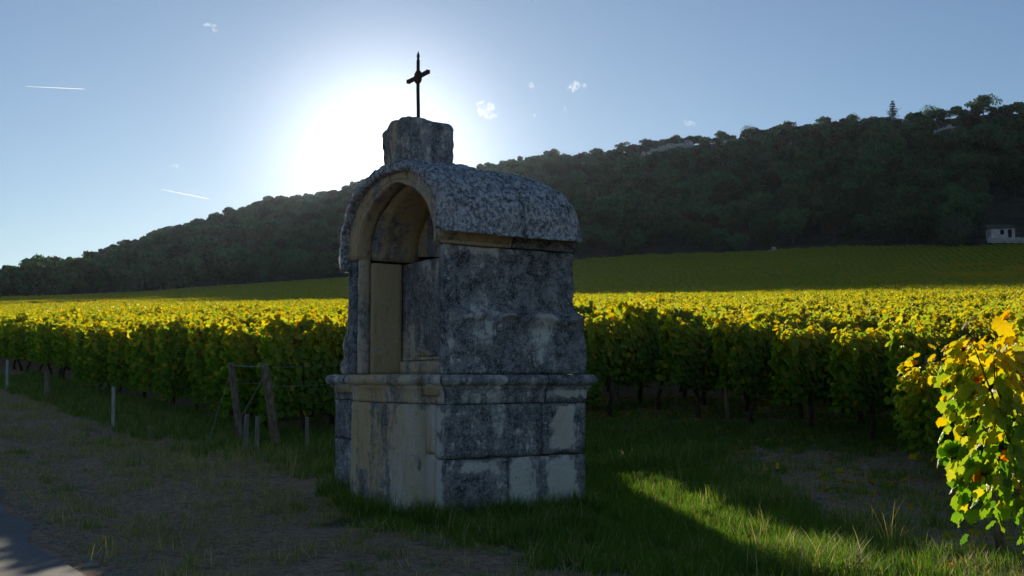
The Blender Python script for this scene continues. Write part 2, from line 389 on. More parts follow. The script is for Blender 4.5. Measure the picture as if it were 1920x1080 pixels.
def grid_box(name, x0, x1, y0, y1, z0, z1, mat, step=.035, amp=.006, r=.012, warp=None, parent=SHR, seed=0.0, clean=None, chip=.012):
    """a stone block: finely gridded, arrises rounded and chipped, faces uneven"""
    nx = max(2, min(60, int((x1-x0)/step))); ny = max(2, min(60, int((y1-y0)/step))); nz = max(2, min(60, int((z1-z0)/step)))
    idx = {}; V = []; F = []
    def vid(i, j, k):
        key = (i, j, k)
        if key not in idx:
            idx[key] = len(V); V.append(Vector((x0+(x1-x0)*i/nx, y0+(y1-y0)*j/ny, z0+(z1-z0)*k/nz)))
        return idx[key]
    for i in range(nx):
        for j in range(ny):
            F.append((vid(i, j, 0), vid(i, j+1, 0), vid(i+1, j+1, 0), vid(i+1, j, 0))); F.append((vid(i, j, nz), vid(i+1, j, nz), vid(i+1, j+1, nz), vid(i, j+1, nz)))
    for i in range(nx):
        for k in range(nz):
            F.append((vid(i, 0, k), vid(i+1, 0, k), vid(i+1, 0, k+1), vid(i, 0, k+1))); F.append((vid(i, ny, k), vid(i, ny, k+1), vid(i+1, ny, k+1), vid(i+1, ny, k)))
    for j in range(ny):
        for k in range(nz):
            F.append((vid(0, j, k), vid(0, j, k+1), vid(0, j+1, k+1), vid(0, j+1, k))); F.append((vid(nx, j, k), vid(nx, j+1, k), vid(nx, j+1, k+1), vid(nx, j, k+1)))
    cl_ = []
    for n, v in enumerate(V):
        p = v.copy(); rl = r+max(0, chip*(1.2*fb(p+Vector((seed, 0, 0)), 7, 3)+.2))
        rl = min(rl, .45*(x1-x0), .45*(y1-y0), .45*(z1-z0))
        q = Vector((min(max(p.x, x0+rl), x1-rl), min(max(p.y, y0+rl), y1-rl), min(max(p.z, z0+rl), z1-rl)))
        d = p-q
        if d.length > 1e-6:
            nrm = d.normalized(); p = q+nrm*min(rl, d.length) if d.length > rl else p
        else: nrm = Vector((0, 0, 0))
        p = p+nrm*(amp*(fb(p+Vector((seed, seed, 0)), 9, 4)+.8*fb(p+Vector((seed, seed, 0)), 2.3, 2)))
        cc = (soft_rects(p, clean) if clean else 0.0)
        if warp: p = warp(p)
        V[n] = p; cl_.append(cc)
    return link(name, mesh(name, V, F, True, {'clean': cl_}, mat), parent)

D_, W_ = 1.31, 2.07
J = .004
# core behind the facing blocks
grid_box('foundation', .10, 1.26, .10, 2.0, -.3, .9, M_LOW, .12)
B = lambda *a, **k: grid_box('block', *a, **k)
# side, lower course and upper course
B(0.0, .572-J, 0, .16, -.3, .468, M_LOW, clean=CLEAN_SIDE+CLEAN_FRONT, seed=1)
B(.572+J, D_, 0, .16, -.3, .468, M_LOW, clean=CLEAN_SIDE, seed=2)
B(0.0, .887-J, 0, .16, .468+2*J, .885, M_LOW, clean=CLEAN_SIDE+CLEAN_FRONT, seed=3)
B(.887+J, D_, 0, .16, .468+2*J, .885, M_LOW, clean=CLEAN_SIDE, seed=4)
# front: pilaster return, projecting slab, left band
B(0.0, .12, .16+J, .36, -.3, .50, M_FRONT, clean=CLEAN_FRONT, seed=5)
B(0.0, .12, .16+J, .36, .50+J, .885, M_FRONT, clean=CLEAN_FRONT, seed=6)
grid_box('front_slab', -.13, .11, .31, 1.44, -.3, .885, M_FRONT, clean=CLEAN_FRONT, seed=7, amp=.008)
B(-.01, .12, 1.45, W_, -.3, .54, M_LOW, seed=8)
B(-.01, .12, 1.45, W_, .545, .885, M_LOW, seed=9)
# far side and back
B(.13, D_, W_-.16, W_-.005, -.3, .885, M_LOW, seed=10, step=.08)
B(D_-.13, D_-.002, .17, W_-.17, -.3, .885, M_LOW, seed=11, step=.08)

def sweep(name, path, prof, mat, amp=.005, step=.04, chip=None, clean=None, seed=0):
    """path: rectilinear plan points with outward corner offsets; prof: (out, z) outline of the course"""
    pts = []
    for a, b in zip(path[:-1], path[1:]):
        L = math.dist(a[:2], b[:2]); n = max(1, int(L/step))
        for i in range(n):
            t = i/n
            if i == 0: off = a[2:]
            else:  # outward normal of this run
                dx, dy = b[0]-a[0], b[1]-a[1]; l = math.hypot(dx, dy); off = (dy/l, -dx/l)
            pts.append((a[0]+(b[0]-a[0])*t, a[1]+(b[1]-a[1])*t, off))
    pts.append((path[-1][0], path[-1][1], path[-1][2:]))
    V = []; F = []; m = len(prof); cl_ = []
    for (x, y, o) in pts:
        for (w, z) in prof:
            p = Vector((x+o[0]*w, y+o[1]*w, z))
            d = amp*(fb(p+Vector((seed, 0, 0)), 8, 4)+.7*fb(p, 2.5, 2))
            dd = Vector((o[0], o[1], .5))
            k = max(0, fb(p*1.0+Vector((seed+5, 0, 0)), 4.5, 3)-.25)*.05*(1 if w > .02 else 0)
            p = p+dd*(d-k*.8)
            V.append(p); cl_.append(soft_rects(p, clean) if clean else 0)
    for i in range(len(pts)-1):
        for j in range(m-1):
            a = i*m+j; F.append((a, a+1, a+1+m, a+m))
    F.append(tuple(range(m))); F.append(tuple(range(len(V)-1, len(V)-1-m, -1)))
    return link(name, mesh(name, V, F, True, {'clean': cl_}, mat), SHR)
def rrect(pts):  # subdivide profile
    out = []
    for a, b in zip(pts[:-1], pts[1:]):
        n = max(1, int(math.dist(a, b)/.016))
        out += [(a[0]+(b[0]-a[0])*i/n, a[1]+(b[1]-a[1])*i/n) for i in range(n)]
    return out+[pts[-1]]
ledge_prof = rrect([(-.12, .889), (.0, .889), (.004, .95), (.012, .985), (.03, 1.005), (.034, 1.015), (.022, 1.022), (.052, 1.032), (.068, 1.05), (.07, 1.075), (.058, 1.098), (.04, 1.11), (-.12, 1.112)])
# outline runs clockwise seen from above so that (dy,-dx) points outwards
sweep('ledge_moulding', [(D_, 0, .7, -.7), (.90, 0, 0, -1)][::-1] and [(0.0, 0, -1, -1), (.9, 0, 0, -1)], ledge_prof, M_LOW, clean=CLEAN_SIDE, seed=1)
sweep('ledge_moulding', [(.906, 0, 0, -1), (D_, 0, 1, -1), (D_, W_, 1, 1)], ledge_prof, M_LOW, clean=CLEAN_SIDE, seed=2)
sweep('ledge_moulding', [(-.01, W_, -1, 1), (-.01, 1.45, -1, 0)], ledge_prof, M_LOW, seed=3)
sweep('ledge_moulding', [(-.11, 1.446, -1, .35), (-.11, .31, -1, -.3), (0.0, .30, -1, 0), (0, .005, -1, -.8)], ledge_prof, M_FRONT, clean=CLEAN_FRONT, seed=4)
sweep('ledge_moulding', [(D_, W_, .9, 1), (.0, W_, 0, 1)], ledge_prof, M_LOW, seed=5)
grid_box('niche_floor', -.05, 1.28, .06, 2.0, .95, 1.115, M_NICHE, .08, seed=12)

# upper walls
def side_warp(p):
    # lower half of the side stone stands proud under a lumpy crust
    x, y, z = p
    if y < .2:
        n = fb((x*1.0, 0, z), 5, 3); edge = 1.615+.05*fb((x, 1, 0), 4, 3)
        k = min(1, max(0, (edge-z)/.05)); k = k*k*(3-2*k)
        end = min(1, max(0, (x-.02)/.12))
        y -= k*.05*end
        lump = math.exp(-((z-edge+.03)/.045)**2)*max(0, .5+fb((x, z*2, 3), 8, 3))
        y -= lump*.085*end
        y += .026*fb((x, 3, z), 6, 4)*(1 if z < 1.6 else .6)
        y += .02*max(0, fb((x, 9, z), 12, 3)-.15)
        y += .03*max(0, fb((x, 7, z), 3.1, 3)-.35)
    if x > .9:
        k = min(1, max(0, (1.70-z)/.30)); k = k*k*(3-2*k)
        x += k*.075*(x-.9)/.35
        x += .016*fb((2, y, z), 5, 3)
    return Vector((x, y, z))
grid_box('side_wall', .02, 1.25, .06, .135, 1.115, 2.11, M_SIDE, .022, .006, .014, side_warp, clean=CLEAN_SIDE, seed=20)
def left_warp(p):
    x, y, z = p
    if y > 1.7:
        k = min(1, max(0, (1.66-z)/.26)); k = k*k*(3-2*k)
        y += k*.17*(y-1.6)/.2
        if z < 1.24: y += .04*(y-1.6)/.2
    return Vector((x, y, z))
grid_box('side_wall', .02, 1.25, 1.603, 1.80, 1.115, 2.11, M_SIDE, .035, .006, .014, left_warp, seed=21)
grid_box('side_lining', .105, .415, 1.56, 1.60, 1.116, 2.105, M_NICHE, .03, .005, seed=31)
grid_box('back_wall', .42, 1.24, .138, 1.60, 1.115, 2.11, M_BACK, .06, .004, seed=22)
# jambs with their flutes
def column(name, x0, x1, y0, y1, z0, z1, mat, seed):
    return grid_box(name, x0, x1, y0, y1, z0, z1, mat, .03, .006, .018, seed=seed, chip=.02)
def rjamb_warp(p):
    x, y, z = p
    n = max(0, fb((0, 0, z), 3.2, 3)+.05)
    if y > .14: y -= .03*n
    return Vector((x, y, z))
grid_box('jamb', .005, .13, .055, .130, 1.114, 2.12, M_SIDE, .025, .006, .02, rjamb_warp, seed=23, chip=.02)
column('jamb', -.01, .10, 1.558, 1.605, 1.114, 2.14, M_FRONT, 24)
column('jamb', -.035, .06, 1.62, 1.655, 1.114, 2.14, M_SIDE, 25)
column('jamb', -.02, .06, 1.675, 1.80, 1.114, 2.14, M_SIDE, 26)
grid_box('altar_step', .22, .42, .19, 1.22, 1.116, 1.225, M_NICHE, .03, .004, seed=27)
grid_box('altar_step', .25, .42, .20, 1.24, 1.228, 1.262, M_NICHE, .03, .004, seed=28)

# vault: arch ring from the niche's arch to the roof, hollow in front and solid behind
YC, YA, ZS = .845, .838, 2.115
def outer(th, out=0.0):   # roof's outline, th 0 = right eave .. pi = left eave
    c, s = math.cos(th), math.sin(th)
    hw = .945+out; hh = .625+out
    e = .86
    y = YC-.0-hw*math.copysign(abs(c)**e, c)*1.0; z = 2.20+hh*abs(s)**.92
    return y, z
def inner(th):
    c, s = math.cos(th), math.sin(th)
    y = YA-.722*math.copysign(abs(c)**1.0, c); z = ZS+.01+.545*s**.9+.035*max(0, 1-abs(c)*3)
    return y, z
def vault(name, x0, x1, mat, seed=0):
    V = []; F = []; n = 44; m = 12; xs = [x0+(x1-x0)*i/4 for i in range(5)]
    cl_ = []
    for xi, x in enumerate(xs):
        for i in range(n+1):
            th = PI*i/n; a = inner(th); b = outer(th, -.05)
            if i == 0: b = (.06, ZS+.01)
            if i == n: b = (1.80, ZS+.01)
            for k in range(m+1):
                t = k/m
                p = Vector((x, a[0]+(b[0]-a[0])*t, a[1]+(b[1]-a[1])*t))
                d = .006*fb(p+Vector((seed, 0, 0)), 8, 4)
                groove = 0
                if xi == 0:
                    groove = .02*math.exp(-((t-.12)/.05)**2)*(th > 1.3) + .03*math.exp(-((t-.34)/.05)**2)*(th > 1.3)
                    chipn = max(0, fb(p, 3.5, 3)-.1)*.05*(th > 1.5)*(th < 2.6)*(t < .35)
                    groove += chipn
                p.x += (d+groove) if xi == 0 else 0
                if k == 0: p.z += d
                V.append(p); cl_.append(.0)
    M = (n+1)*(m+1)
    id_ = lambda xi, i, k: xi*M+i*(m+1)+k
    for i in range(n):
        for k in range(m):
            F.append((id_(0, i, k), id_(0, i, k+1), id_(0, i+1, k+1), id_(0, i+1, k)))
            F.append((id_(4, i, k), id_(4, i+1, k), id_(4, i+1, k+1), id_(4, i, k+1)))
        for xi in range(4):
            F.append((id_(xi, i, 0), id_(xi, i+1, 0), id_(xi+1, i+1, 0), id_(xi+1, i, 0)))
            F.append((id_(xi, i, m), id_(xi+1, i, m), id_(xi+1, i+1, m), id_(xi, i+1, m)))
    for xi in range(4):
        for k in range(m):
            for i in (0, n):
                f = (id_(xi, i, k), id_(xi+1, i, k), id_(xi+1, i, k+1), id_(xi, i, k+1)); F.append(f if i == 0 else f[::-1])
    me = mesh(name, V, F, True, {'clean': cl_}, mat)
    me.materials.append(M_NICHE)
    ring = np.zeros(len(me.polygons), np.int32)
    for pi_, p in enumerate(me.polygons):
        if abs(p.normal.x) < .5 and p.normal.z < .35:
            c = p.center
            if (c.y-YA)**2/.735**2+(c.z-ZS)**2/.61**2 < 1.05: ring[pi_] = 1
    me.polygons.foreach_set('material_index', ring)
    return link(name, me, SHR)
vault('arch_facing', -.04, .10, M_FRONT, 3)
vault('vault', .104, .60, M_FRONT, 4)
# plug behind the niche, under the roof
V = []; F = []; n = 40
for x in (.56, 1.24):
    V.append(Vector((x, YC, ZS)))
    for i in range(n+1):
        y, z = outer(PI*i/n, -.06); V.append(Vector((x, y, max(z, ZS))))
for i in range(n):
    a = 1+i; b = a+1; o2 = n+2
    F += [(0, a, b), (o2, o2+b, o2+a), (a, a+o2, b+o2, b)]
F.append((1, n+1, n+1+n+2, 1+n+2))
link('back_fill', mesh('back_fill', V, F, False, {'clean': [0]*len(V)}, M_NICHE), SHR)

# cornice under the roof on the side
corn = rrect([(-.10, 2.118), (.0, 2.118), (.012, 2.13), (.014, 2.155), (.03, 2.163), (.034, 2.185), (.055, 2.198), (.075, 2.215), (.08, 2.238), (-.10, 2.24)])
sweep('cornice', [(-.02, .06, -.6, -1), (.62, .06, 0, -1)], corn, M_FRONT, clean=[(0, 0, .6, 2.1, 2.2, .5)], seed=6)
sweep('cornice', [(.626, .06, 0, -1), (1.22, .06, 1, -1), (1.22, 1.8, 1, 1)], corn, M_SIDE, seed=7)
sweep('cornice', [(1.22, 1.80, .9, 1), (.02, 1.80, -.3, 1)], corn, M_SIDE, seed=8)

def roof_slab(name, x0, x1, seed, front=False, back=False):
    n = 90; nx = max(6, int((x1-x0)/.02)); V = []; cl_ = []
    T = .075
    def surf(th, x, o):
        y, z = outer(th, o)
        # the outline falls away towards the back and is worn
        q = max(0, (x-.2)/1.1)
        z = 2.20+(z-2.20)*(1-.11*q*q)
        return y, z
    for layer in (0, 1):
        for i in range(n+1):
            th = -.10+(PI+.20)*i/n
            for j in range(nx+1):
                x = x0+(x1-x0)*j/nx
                if layer == 0:
                    y, z = surf(max(0, min(PI, th)), x, .03)
                    if th < 0: y -= .012; z -= .02*(-th/.10)
                    if th > PI: y += .015; z -= .17*((th-PI)/.10)
                else:
                    y, z = surf(max(0, min(PI, th)), x, -.055)
                    if th < 0: y, z = -.085, 2.232
                    if th > PI: y = YC+.90; z = 2.06
                p = Vector((x, y, z))
                if layer == 0:
                    nr = Vector((0, (y-YC)*.8, z-2.0)).normalized()
                    d = .022*fb(p+Vector((seed, 0, 0)), 6, 5)+.018*fb(p+Vector((0, seed, 0)), 2.2, 3)+.01*fb(p, 22, 3)
                    d -= .03*max(0, fb(p+Vector((3, 0, 0)), 11, 3))
                    e = min(j, nx-j)*(x1-x0)/nx
                    if e < .03 : d -= .012
                    p += nr*d
                if front and j == 0: p.x += .02*fb(p, 5, 4)
                if back and j == nx: p.x += .03*fb(p, 5, 4)
                if back: p.x -= .08*max(0, (z-2.5)/.4)*max(0, (x-x0)/(x1-x0))
                V.append(p); cl_.append(0)
    M = (n+1)*(nx+1); id_ = lambda l, i, j: l*M+i*(nx+1)+j; F = []
    for i in range(n):
        for j in range(nx):
            F.append((id_(0, i, j), id_(0, i+1, j), id_(0, i+1, j+1), id_(0, i, j+1)))
            F.append((id_(1, i, j), id_(1, i, j+1), id_(1, i+1, j+1), id_(1, i+1, j)))
        F.append((id_(0, i, 0), id_(1, i, 0), id_(1, i+1, 0), id_(0, i+1, 0)))
        F.append((id_(0, i, nx), id_(0, i+1, nx), id_(1, i+1, nx), id_(1, i, nx)))
    for j in range(nx):
        F.append((id_(0, 0, j), id_(0, 0, j+1), id_(1, 0, j+1), id_(1, 0, j)))
        F.append((id_(0, n, j), id_(1, n, j), id_(1, n, j+1), id_(0, n, j+1)))
    me = mesh(name, V, F, True, {'clean': cl_}, M_ROOF)
    bm = bmesh.new(); bm.from_mesh(me); bmesh.ops.recalc_face_normals(bm, faces=bm.faces); bm.to_mesh(me); bm.free()
    return link(name, me, SHR)
roof_slab('roof_slab', -.10, .655, 1.0, front=True)
roof_slab('roof_slab', .661, 1.18, 5.0, back=True)

# top stone: broken block that carries the cross
def topwarp(p):
    x, y, z = p
    if z > 3.0:
        k = (z-3.0)/.30
        top = .268+.03*fb((x*3, y*3, 0), 1.5, 3)
        # falls towards the left end and the far shoulder
        sl = max(0, (y-1.06)/.24)
        fr = max(0, (x-.44)/.08)
        top -= .11*sl+.035*max(0, fr)+.01*math.sin(y*40)
        top -= .03*max(0, (.90-y)/.14)*.6
        z = 3.0+k*max(.05, top)
    x -= .03*(1 if x < .2 else 0)*max(0, (z-2.9)/.4)
    return Vector((x, y, z))
grid_box('top_stone', .06, .50, .745, 1.275, 2.72, 3.30, M_TOP, .025, .008, .045, topwarp, seed=30, chip=.03)

# iron cross
def tube(P, R, n=8, cap=True):
    V = []; F = []
    P = [Vector(p) for p in P]
    for i, p in enumerate(P):
        d = (P[min(i+1, len(P)-1)]-P[max(i-1, 0)]).normalized()
        a = d.orthogonal().normalized() if i == 0 else (a-d*a.dot(d)).normalized()
        b = d.cross(a); r = R[i] if hasattr(R, '__len__') else R
        for k in range(n):
            V.append(p+(a*math.cos(2*PI*k/n)+b*math.sin(2*PI*k/n))*r)
    for i in range(len(P)-1):
        for k in range(n):
            F.append((i*n+k, i*n+(k+1) % n, (i+1)*n+(k+1) % n, (i+1)*n+k))
    if cap: F.append(tuple(range(n))[::-1]); F.append(tuple(len(V)-n+k for k in range(n)))
    return V, F
def join(parts):
    V = []; F = []
    for v, f in parts:
        o = len(V); V += [Vector(q) for q in v]; F += [tuple(i+o for i in g) for g in f]
    return V, F
cx, cy = .30, 1.065
cr = link('cross', mesh('cross', *tube([(cx, cy-.012, 3.22), (cx, cy-.01, 3.4), (cx, cy, 3.58), (cx, cy, 3.845), (cx, cy, 3.865), (cx, cy, 3.875)], [.017, .016, .0155, .0155, .009, .016], 8), False, None, M_IRON), SHR)
link('finial', mesh('finial', *tube([(cx, cy, 3.874), (cx, cy, 3.887), (cx, cy, 3.93)], [.009, .015, .001], 8), False, None, M_IRON), cr)
vb, fb_ = tube([(cx, cy-.205, 3.70), (cx, cy-.19, 3.70), (cx, cy-.175, 3.70), (cx, cy, 3.698), (cx, cy+.175, 3.70), (cx, cy+.19, 3.70), (cx, cy+.215, 3.70)], [.002, .025, .021, .020, .021, .025, .002], 4)
link('crossbar', mesh('crossbar', vb, fb_, False, None, M_IRON), cr)
V, F = tube([(cx-.02, cy, 3.697), (cx+.0, cy, 3.697), (cx+.02, cy, 3.697)], [.042, .056, .042], 8)
V = [Vector((v.x, cy+(v.y-cy), 3.697+(v.z-3.697)*1.25)) for v in V]
link('medallion', mesh('medallion', V, F, False, None, M_IRON), cr)

# stones left as offerings on the altar step
def pebble(name, r, seed, mat, sq=(1, 1, .7), sub=2, rough=.35, parent=None):
    bm = bmesh.new(); bmesh.ops.create_icosphere(bm, subdivisions=sub, radius=1)
    for v in bm.verts:
        d = 1+rough*fb(v.co+Vector((seed, 0, 0)), 1.1, 3)
        v.co = Vector((v.co.x*sq[0], v.co.y*sq[1], v.co.z*sq[2]))*d*r
    me = bpy.data.meshes.new(name); bm.to_mesh(me); bm.free(); me.materials.append(mat); return me
def s2w(x, y, z): return Vector((CX+x*CT-y*ST, CY+x*ST+y*CT, z))
desc = ['flattest pale stone at the left end of the altar step in the shrine niche', 'rounded brown stone second from left on the altar step',
        'angular pale stone in the middle of the altar step', 'small grey stone beside the right jamb on the altar step', 'broken stone at the right end of the altar step']
for i, y in enumerate((1.05, .90, .80, .52, .38)):
    o = link('stone', pebble('stone', .038+.008*(i % 2), i*3.1, M_NICHE, (1, 1.3, .8)), None, None, s2w(.32, y, 1.29))
    tag(o, desc[i], 'stone', 'stones laid on the altar step')

# ------------------------------------------------------------------ leaves and vines
OUT = [(0, -.26), (.14, -.44), (.36, -.44), (.52, -.26), (.50, -.08), (.64, .06), (.58, .24), (.44, .27), (.36, .42), (.20, .46), (0, .62), (-.20, .46), (-.36, .42), (-.44, .27), (-.58, .24), (-.64, .06), (-.50, -.08), (-.52, -.26), (-.36, -.44), (-.14, -.44)]
OUT = np.array(OUT)
def leaf_arrays(kind):
    """unit leaf, in its own xy plane, folded along the midrib and drooping"""
    if kind == 'near':
        o = OUT; z = -.22*np.abs(o[:, 0])**1.2*1.1-.28*(o[:, 1]-.0)**2*1.2
        z += .05*np.sin(np.arange(len(o))*2.4)
        V = np.vstack([[[0, -.12, .0]], np.column_stack([o, z])])
        n = len(o); F = np.array([(0, 1+i, 1+(i+1) % n) for i in range(n)])
    elif kind == 'mid':
        V = np.array([(0, -.3, 0), (.5, -.3, -.12), (.52, .2, -.16), (0, .58, -.12), (-.52, .2, -.16), (-.5, -.3, -.12), (0, .1, .02)]); F = np.array([(0, 1, 6), (1, 2, 6), (2, 3, 6), (3, 4, 6), (4, 5, 6), (5, 0, 6)])
    else:
        V = np.array([(0, -.5, 0), (.5, 0, -.14), (0, .55, -.05), (-.5, 0, -.14)]); F = np.array([(0, 1, 2), (0, 2, 3)])
    return V.astype(float), F
def scatter_leaves(P, N, S, tint, kind, rg):
    """P positions, N outward facing directions, S sizes"""
    LV, LF = leaf_arrays(kind); n = len(P)
    N = N/np.linalg.norm(N, axis=1)[:, None]
    down = np.column_stack([rg.normal(0, .35, n), rg.normal(0, .35, n), -np.ones(n)])
    Yv = down-N*(down*N).sum(1)[:, None]; Yv /= np.linalg.norm(Yv, axis=1)[:, None]
    Xv = np.cross(Yv, N)
    tint = np.repeat(tint[:, None], len(LV), 1)
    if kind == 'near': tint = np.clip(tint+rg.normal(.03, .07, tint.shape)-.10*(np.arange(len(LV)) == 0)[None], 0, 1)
    V = P[:, None, :]+S[:, None, None]*(LV[None, :, 0, None]*Xv[:, None]+LV[None, :, 1, None]*Yv[:, None]+LV[None, :, 2, None]*N[:, None])
    F = LF[None]+(np.arange(n)*len(LV))[:, None, None]
    return V.reshape(-1, 3), F.reshape(-1, 3), tint.ravel()
def vine_points(n, rg, L=1.22, H=1.38, W=.21, low=.36, yellow=.0):
    x = rg.uniform(-L/2, L/2, n)
    z = low+(H-low)*rg.beta(1.45, 1.0, n)
    top = H+.06*np.sin(x*7+rg.uniform(0, 6))+.05*np.sin(x*15+rg.uniform(0, 6))
    z = np.minimum(z, top-rg.uniform(0, .08, n))
    low_cut = low+.12*np.sin(x*6+rg.uniform(0, 6)); keep = z > low_cut
    w = W*(.75+.35*np.sin((z-low)/(H-low)*PI)+.12*np.sin(x*9+z*5))
    side = np.where(rg.random(n) < .5, -1, 1)
    u = rg.beta(2.5, 1.0, n); y = side*w*u
    P = np.column_stack([x, y, z])[keep]; n = len(P)
    N = np.column_stack([rg.normal(0, .45, n), np.sign(P[:, 1])*(.5+rg.random(n)), .15+rg.random(n)*.5+np.clip((P[:, 2]-H+.25)*3, 0, 1.2)])
    sh = rg.random(n) < .13   # loose shoots above the hedge
    P[sh, 2] += rg.uniform(.0, .09, sh.sum()); P[sh, 1] *= .6
    for sx in rg.uniform(-L/2, L/2, 4):   # upright stray shoots
        near_ = (np.abs(P[:, 0]-sx) < .05) & (P[:, 2] > H-.3); P[near_, 2] += rg.uniform(.0, .13, near_.sum()); P[near_, 1] += rg.uniform(-.08, .08)
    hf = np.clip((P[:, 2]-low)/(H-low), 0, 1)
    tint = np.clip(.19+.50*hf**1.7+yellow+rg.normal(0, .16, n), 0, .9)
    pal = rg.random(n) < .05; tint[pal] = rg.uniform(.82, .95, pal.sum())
    red = rg.random(n) < .006; tint[red] = rg.uniform(.95, 1, red.sum())
    return P, N, tint
def trunk_mesh(rg, hgt=.62):
    parts = []
    P = [(rg.normal(0, .02), rg.normal(0, .02), -.08)]
    for k in range(5): P.append((P[-1][0]+rg.normal(0, .025), P[-1][1]+rg.normal(0, .02), (k+1)*hgt/5))
    parts.append(tube(P, [.042, .034, .028, .027, .024, .02], 7))
    return join(parts)
def canes_mesh(rg, n=6, H=1.35, L=.9):
    parts = []
    for k in range(n):
        x = rg.uniform(-.1, .1); xe = rg.uniform(-L/2, L/2); y = rg.normal(0, .05); ze = rg.uniform(H*.85, H*1.08)
        parts.append(tube([(x, 0, .55), (x+(xe-x)*.5, y*.5, .68), (xe*.9, y, .95), (xe, y+rg.normal(0, .04), ze)], [.007, .006, .0045, .002], 4, False))
    return join(parts)
class VProto: pass
def make_vproto(n, kind, size, seed, H=1.38, W=.21, yellow=0., low=.36, L=1.22):
    rg = np.random.default_rng(seed); p = VProto()
    P, N, T = vine_points(n, rg, L, H, W, low, yellow)
    S = size*rg.uniform(.65, 1.25, len(P))
    V, F, TT = scatter_leaves(P, N, S, T, kind, rg)
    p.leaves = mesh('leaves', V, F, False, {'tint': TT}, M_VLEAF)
    p.trunk = mesh('trunk', *trunk_mesh(rg), True, None, M_BARK)
    p.canes = mesh('canes', *canes_mesh(rg, 7, H, L), True, None, M_CANE)
    return p
NEARP = [make_vproto(1750, 'near', .067, 100+i, 1.22+.03*(i % 3), .19, .02*(i % 4), .36 if i < 4 else .17) for i in range(8)]
MIDP = [make_vproto(1150, 'mid', .074, 200+i, 1.22+.04*(i % 3), .21, .03*(i % 3)) for i in range(6)]
INNER = [make_vproto(1300, 'near', .066, 300+i, 1.15, .23, .10, .2) for i in range(3)]

# rows: frame along (R2) and across (P2)
R2 = np.array([.805, .593]); P2 = np.array([-.593, .805]); RZ = math.atan2(R2[1], R2[0])
def row_start(p):
    if p < 3.4: return 5.25
    if p < 6.4: return 9.3
    if p < 7.4: return 10.6
    if p < 8.4: return 10.9
    if p < 11.4: return 11.0
    if p < 12.4: return 8.2  # row held back, unseen behind the shrine, to let sunlight through
    return 5.75+.12*math.sin(p*1.7)
VN = []
for k in range(0, 150):
    p = 2.95+k*1.0
    s0 = row_start(p); q = 0
    while True:
        s = s0+.45+q*1.0; q += 1
        X, Y = R2*s+P2*p
        if s > 170: break
        if Y < 2 or Y > 125 or Y > 118+8*math.sin(X*.05): 
            if Y > 125: break
            continue
        u = X/Y
        if abs(u) > .60 and Y > 10: continue
        if u > .62: break
        VN.append((Y, X, s, p, q-1))
# made-up gap, unseen behind the shrine: vines kept low to pass the low sun
def in_sun_gap(X, Y):
    if Y < 14 or Y > 30: return False
    ux = X/Y*2000+960
    dist = abs((X-1.08)+(.1218)*(Y-10))
    return dist < .62 and 640 < ux < 1125
VN.sort()
inview = [v for v in VN if abs(v[1]/v[0]) < .52]
solo = set(id(v) for v in inview[:300])
pxu = lambda X, Y: 960+2000*X/Y
LEAFS = []
rgl = np.random.default_rng(55)
for tval in (.12, .3, .42, .52, .6, .68, .75, .82, .88, .965):
    for v in range(2):
        LV, LF = leaf_arrays('near'); LV = LV.copy(); LV[1:, 2] += rgl.normal(0, .035, len(LV)-1); LV[:, 0] *= rgl.uniform(.9, 1.1)
        LEAFS.append((tval, mesh('leaf', LV, LF, True, {'tint': np.clip(np.full(len(LV), tval)+rgl.normal(0, .03, len(LV)), 0, 1)}, M_VLEAF)))
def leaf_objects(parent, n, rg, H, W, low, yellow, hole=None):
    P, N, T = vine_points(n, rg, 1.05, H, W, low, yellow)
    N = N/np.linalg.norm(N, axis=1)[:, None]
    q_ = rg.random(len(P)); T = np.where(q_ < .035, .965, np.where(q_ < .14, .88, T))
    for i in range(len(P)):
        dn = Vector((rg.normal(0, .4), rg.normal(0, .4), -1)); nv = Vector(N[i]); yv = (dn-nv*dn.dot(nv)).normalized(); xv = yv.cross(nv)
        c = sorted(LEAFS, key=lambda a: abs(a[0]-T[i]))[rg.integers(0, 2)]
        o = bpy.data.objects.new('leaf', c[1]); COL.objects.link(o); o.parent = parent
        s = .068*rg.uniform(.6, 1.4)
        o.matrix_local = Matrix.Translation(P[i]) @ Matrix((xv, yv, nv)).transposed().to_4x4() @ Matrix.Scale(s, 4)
rgv = np.random.default_rng(77)
def vine_h(X, Y, p): return 1.0 if (p < 6.5 and Y < 13) else (1.14 if 12.5 < p < 17 and Y < 18 and X < -2 else (1.32 if (Y < 20 and 720 < pxu(X, Y) < 1085) else (1.14 if Y < 19 and 1 < X < 2.4 else (1.06 if Y < 19 else 1.0))))  # vines raised to shade grass and road; the tallest stand unseen behind the shrine
ORD = ['first ', 'second ', 'third ', 'fourth ', 'fifth ', 'sixth ', 'seventh ', 'eighth ', 'ninth ', 'tenth ', 'eleventh ', 'twelfth ', 'thirteenth ', 'fourteenth ', 'fifteenth ', 'sixteenth ', 'seventeenth ', 'eighteenth ', 'nineteenth ', 'twentieth ']
LROWS = sorted({v[3] for v in VN if v[4] == 0 and v[3] > 11.6}); RROWS = sorted({v[3] for v in VN if v[4] == 0 and v[3] < 11.6}, reverse=True)
k_special = 0
special_labels = {}
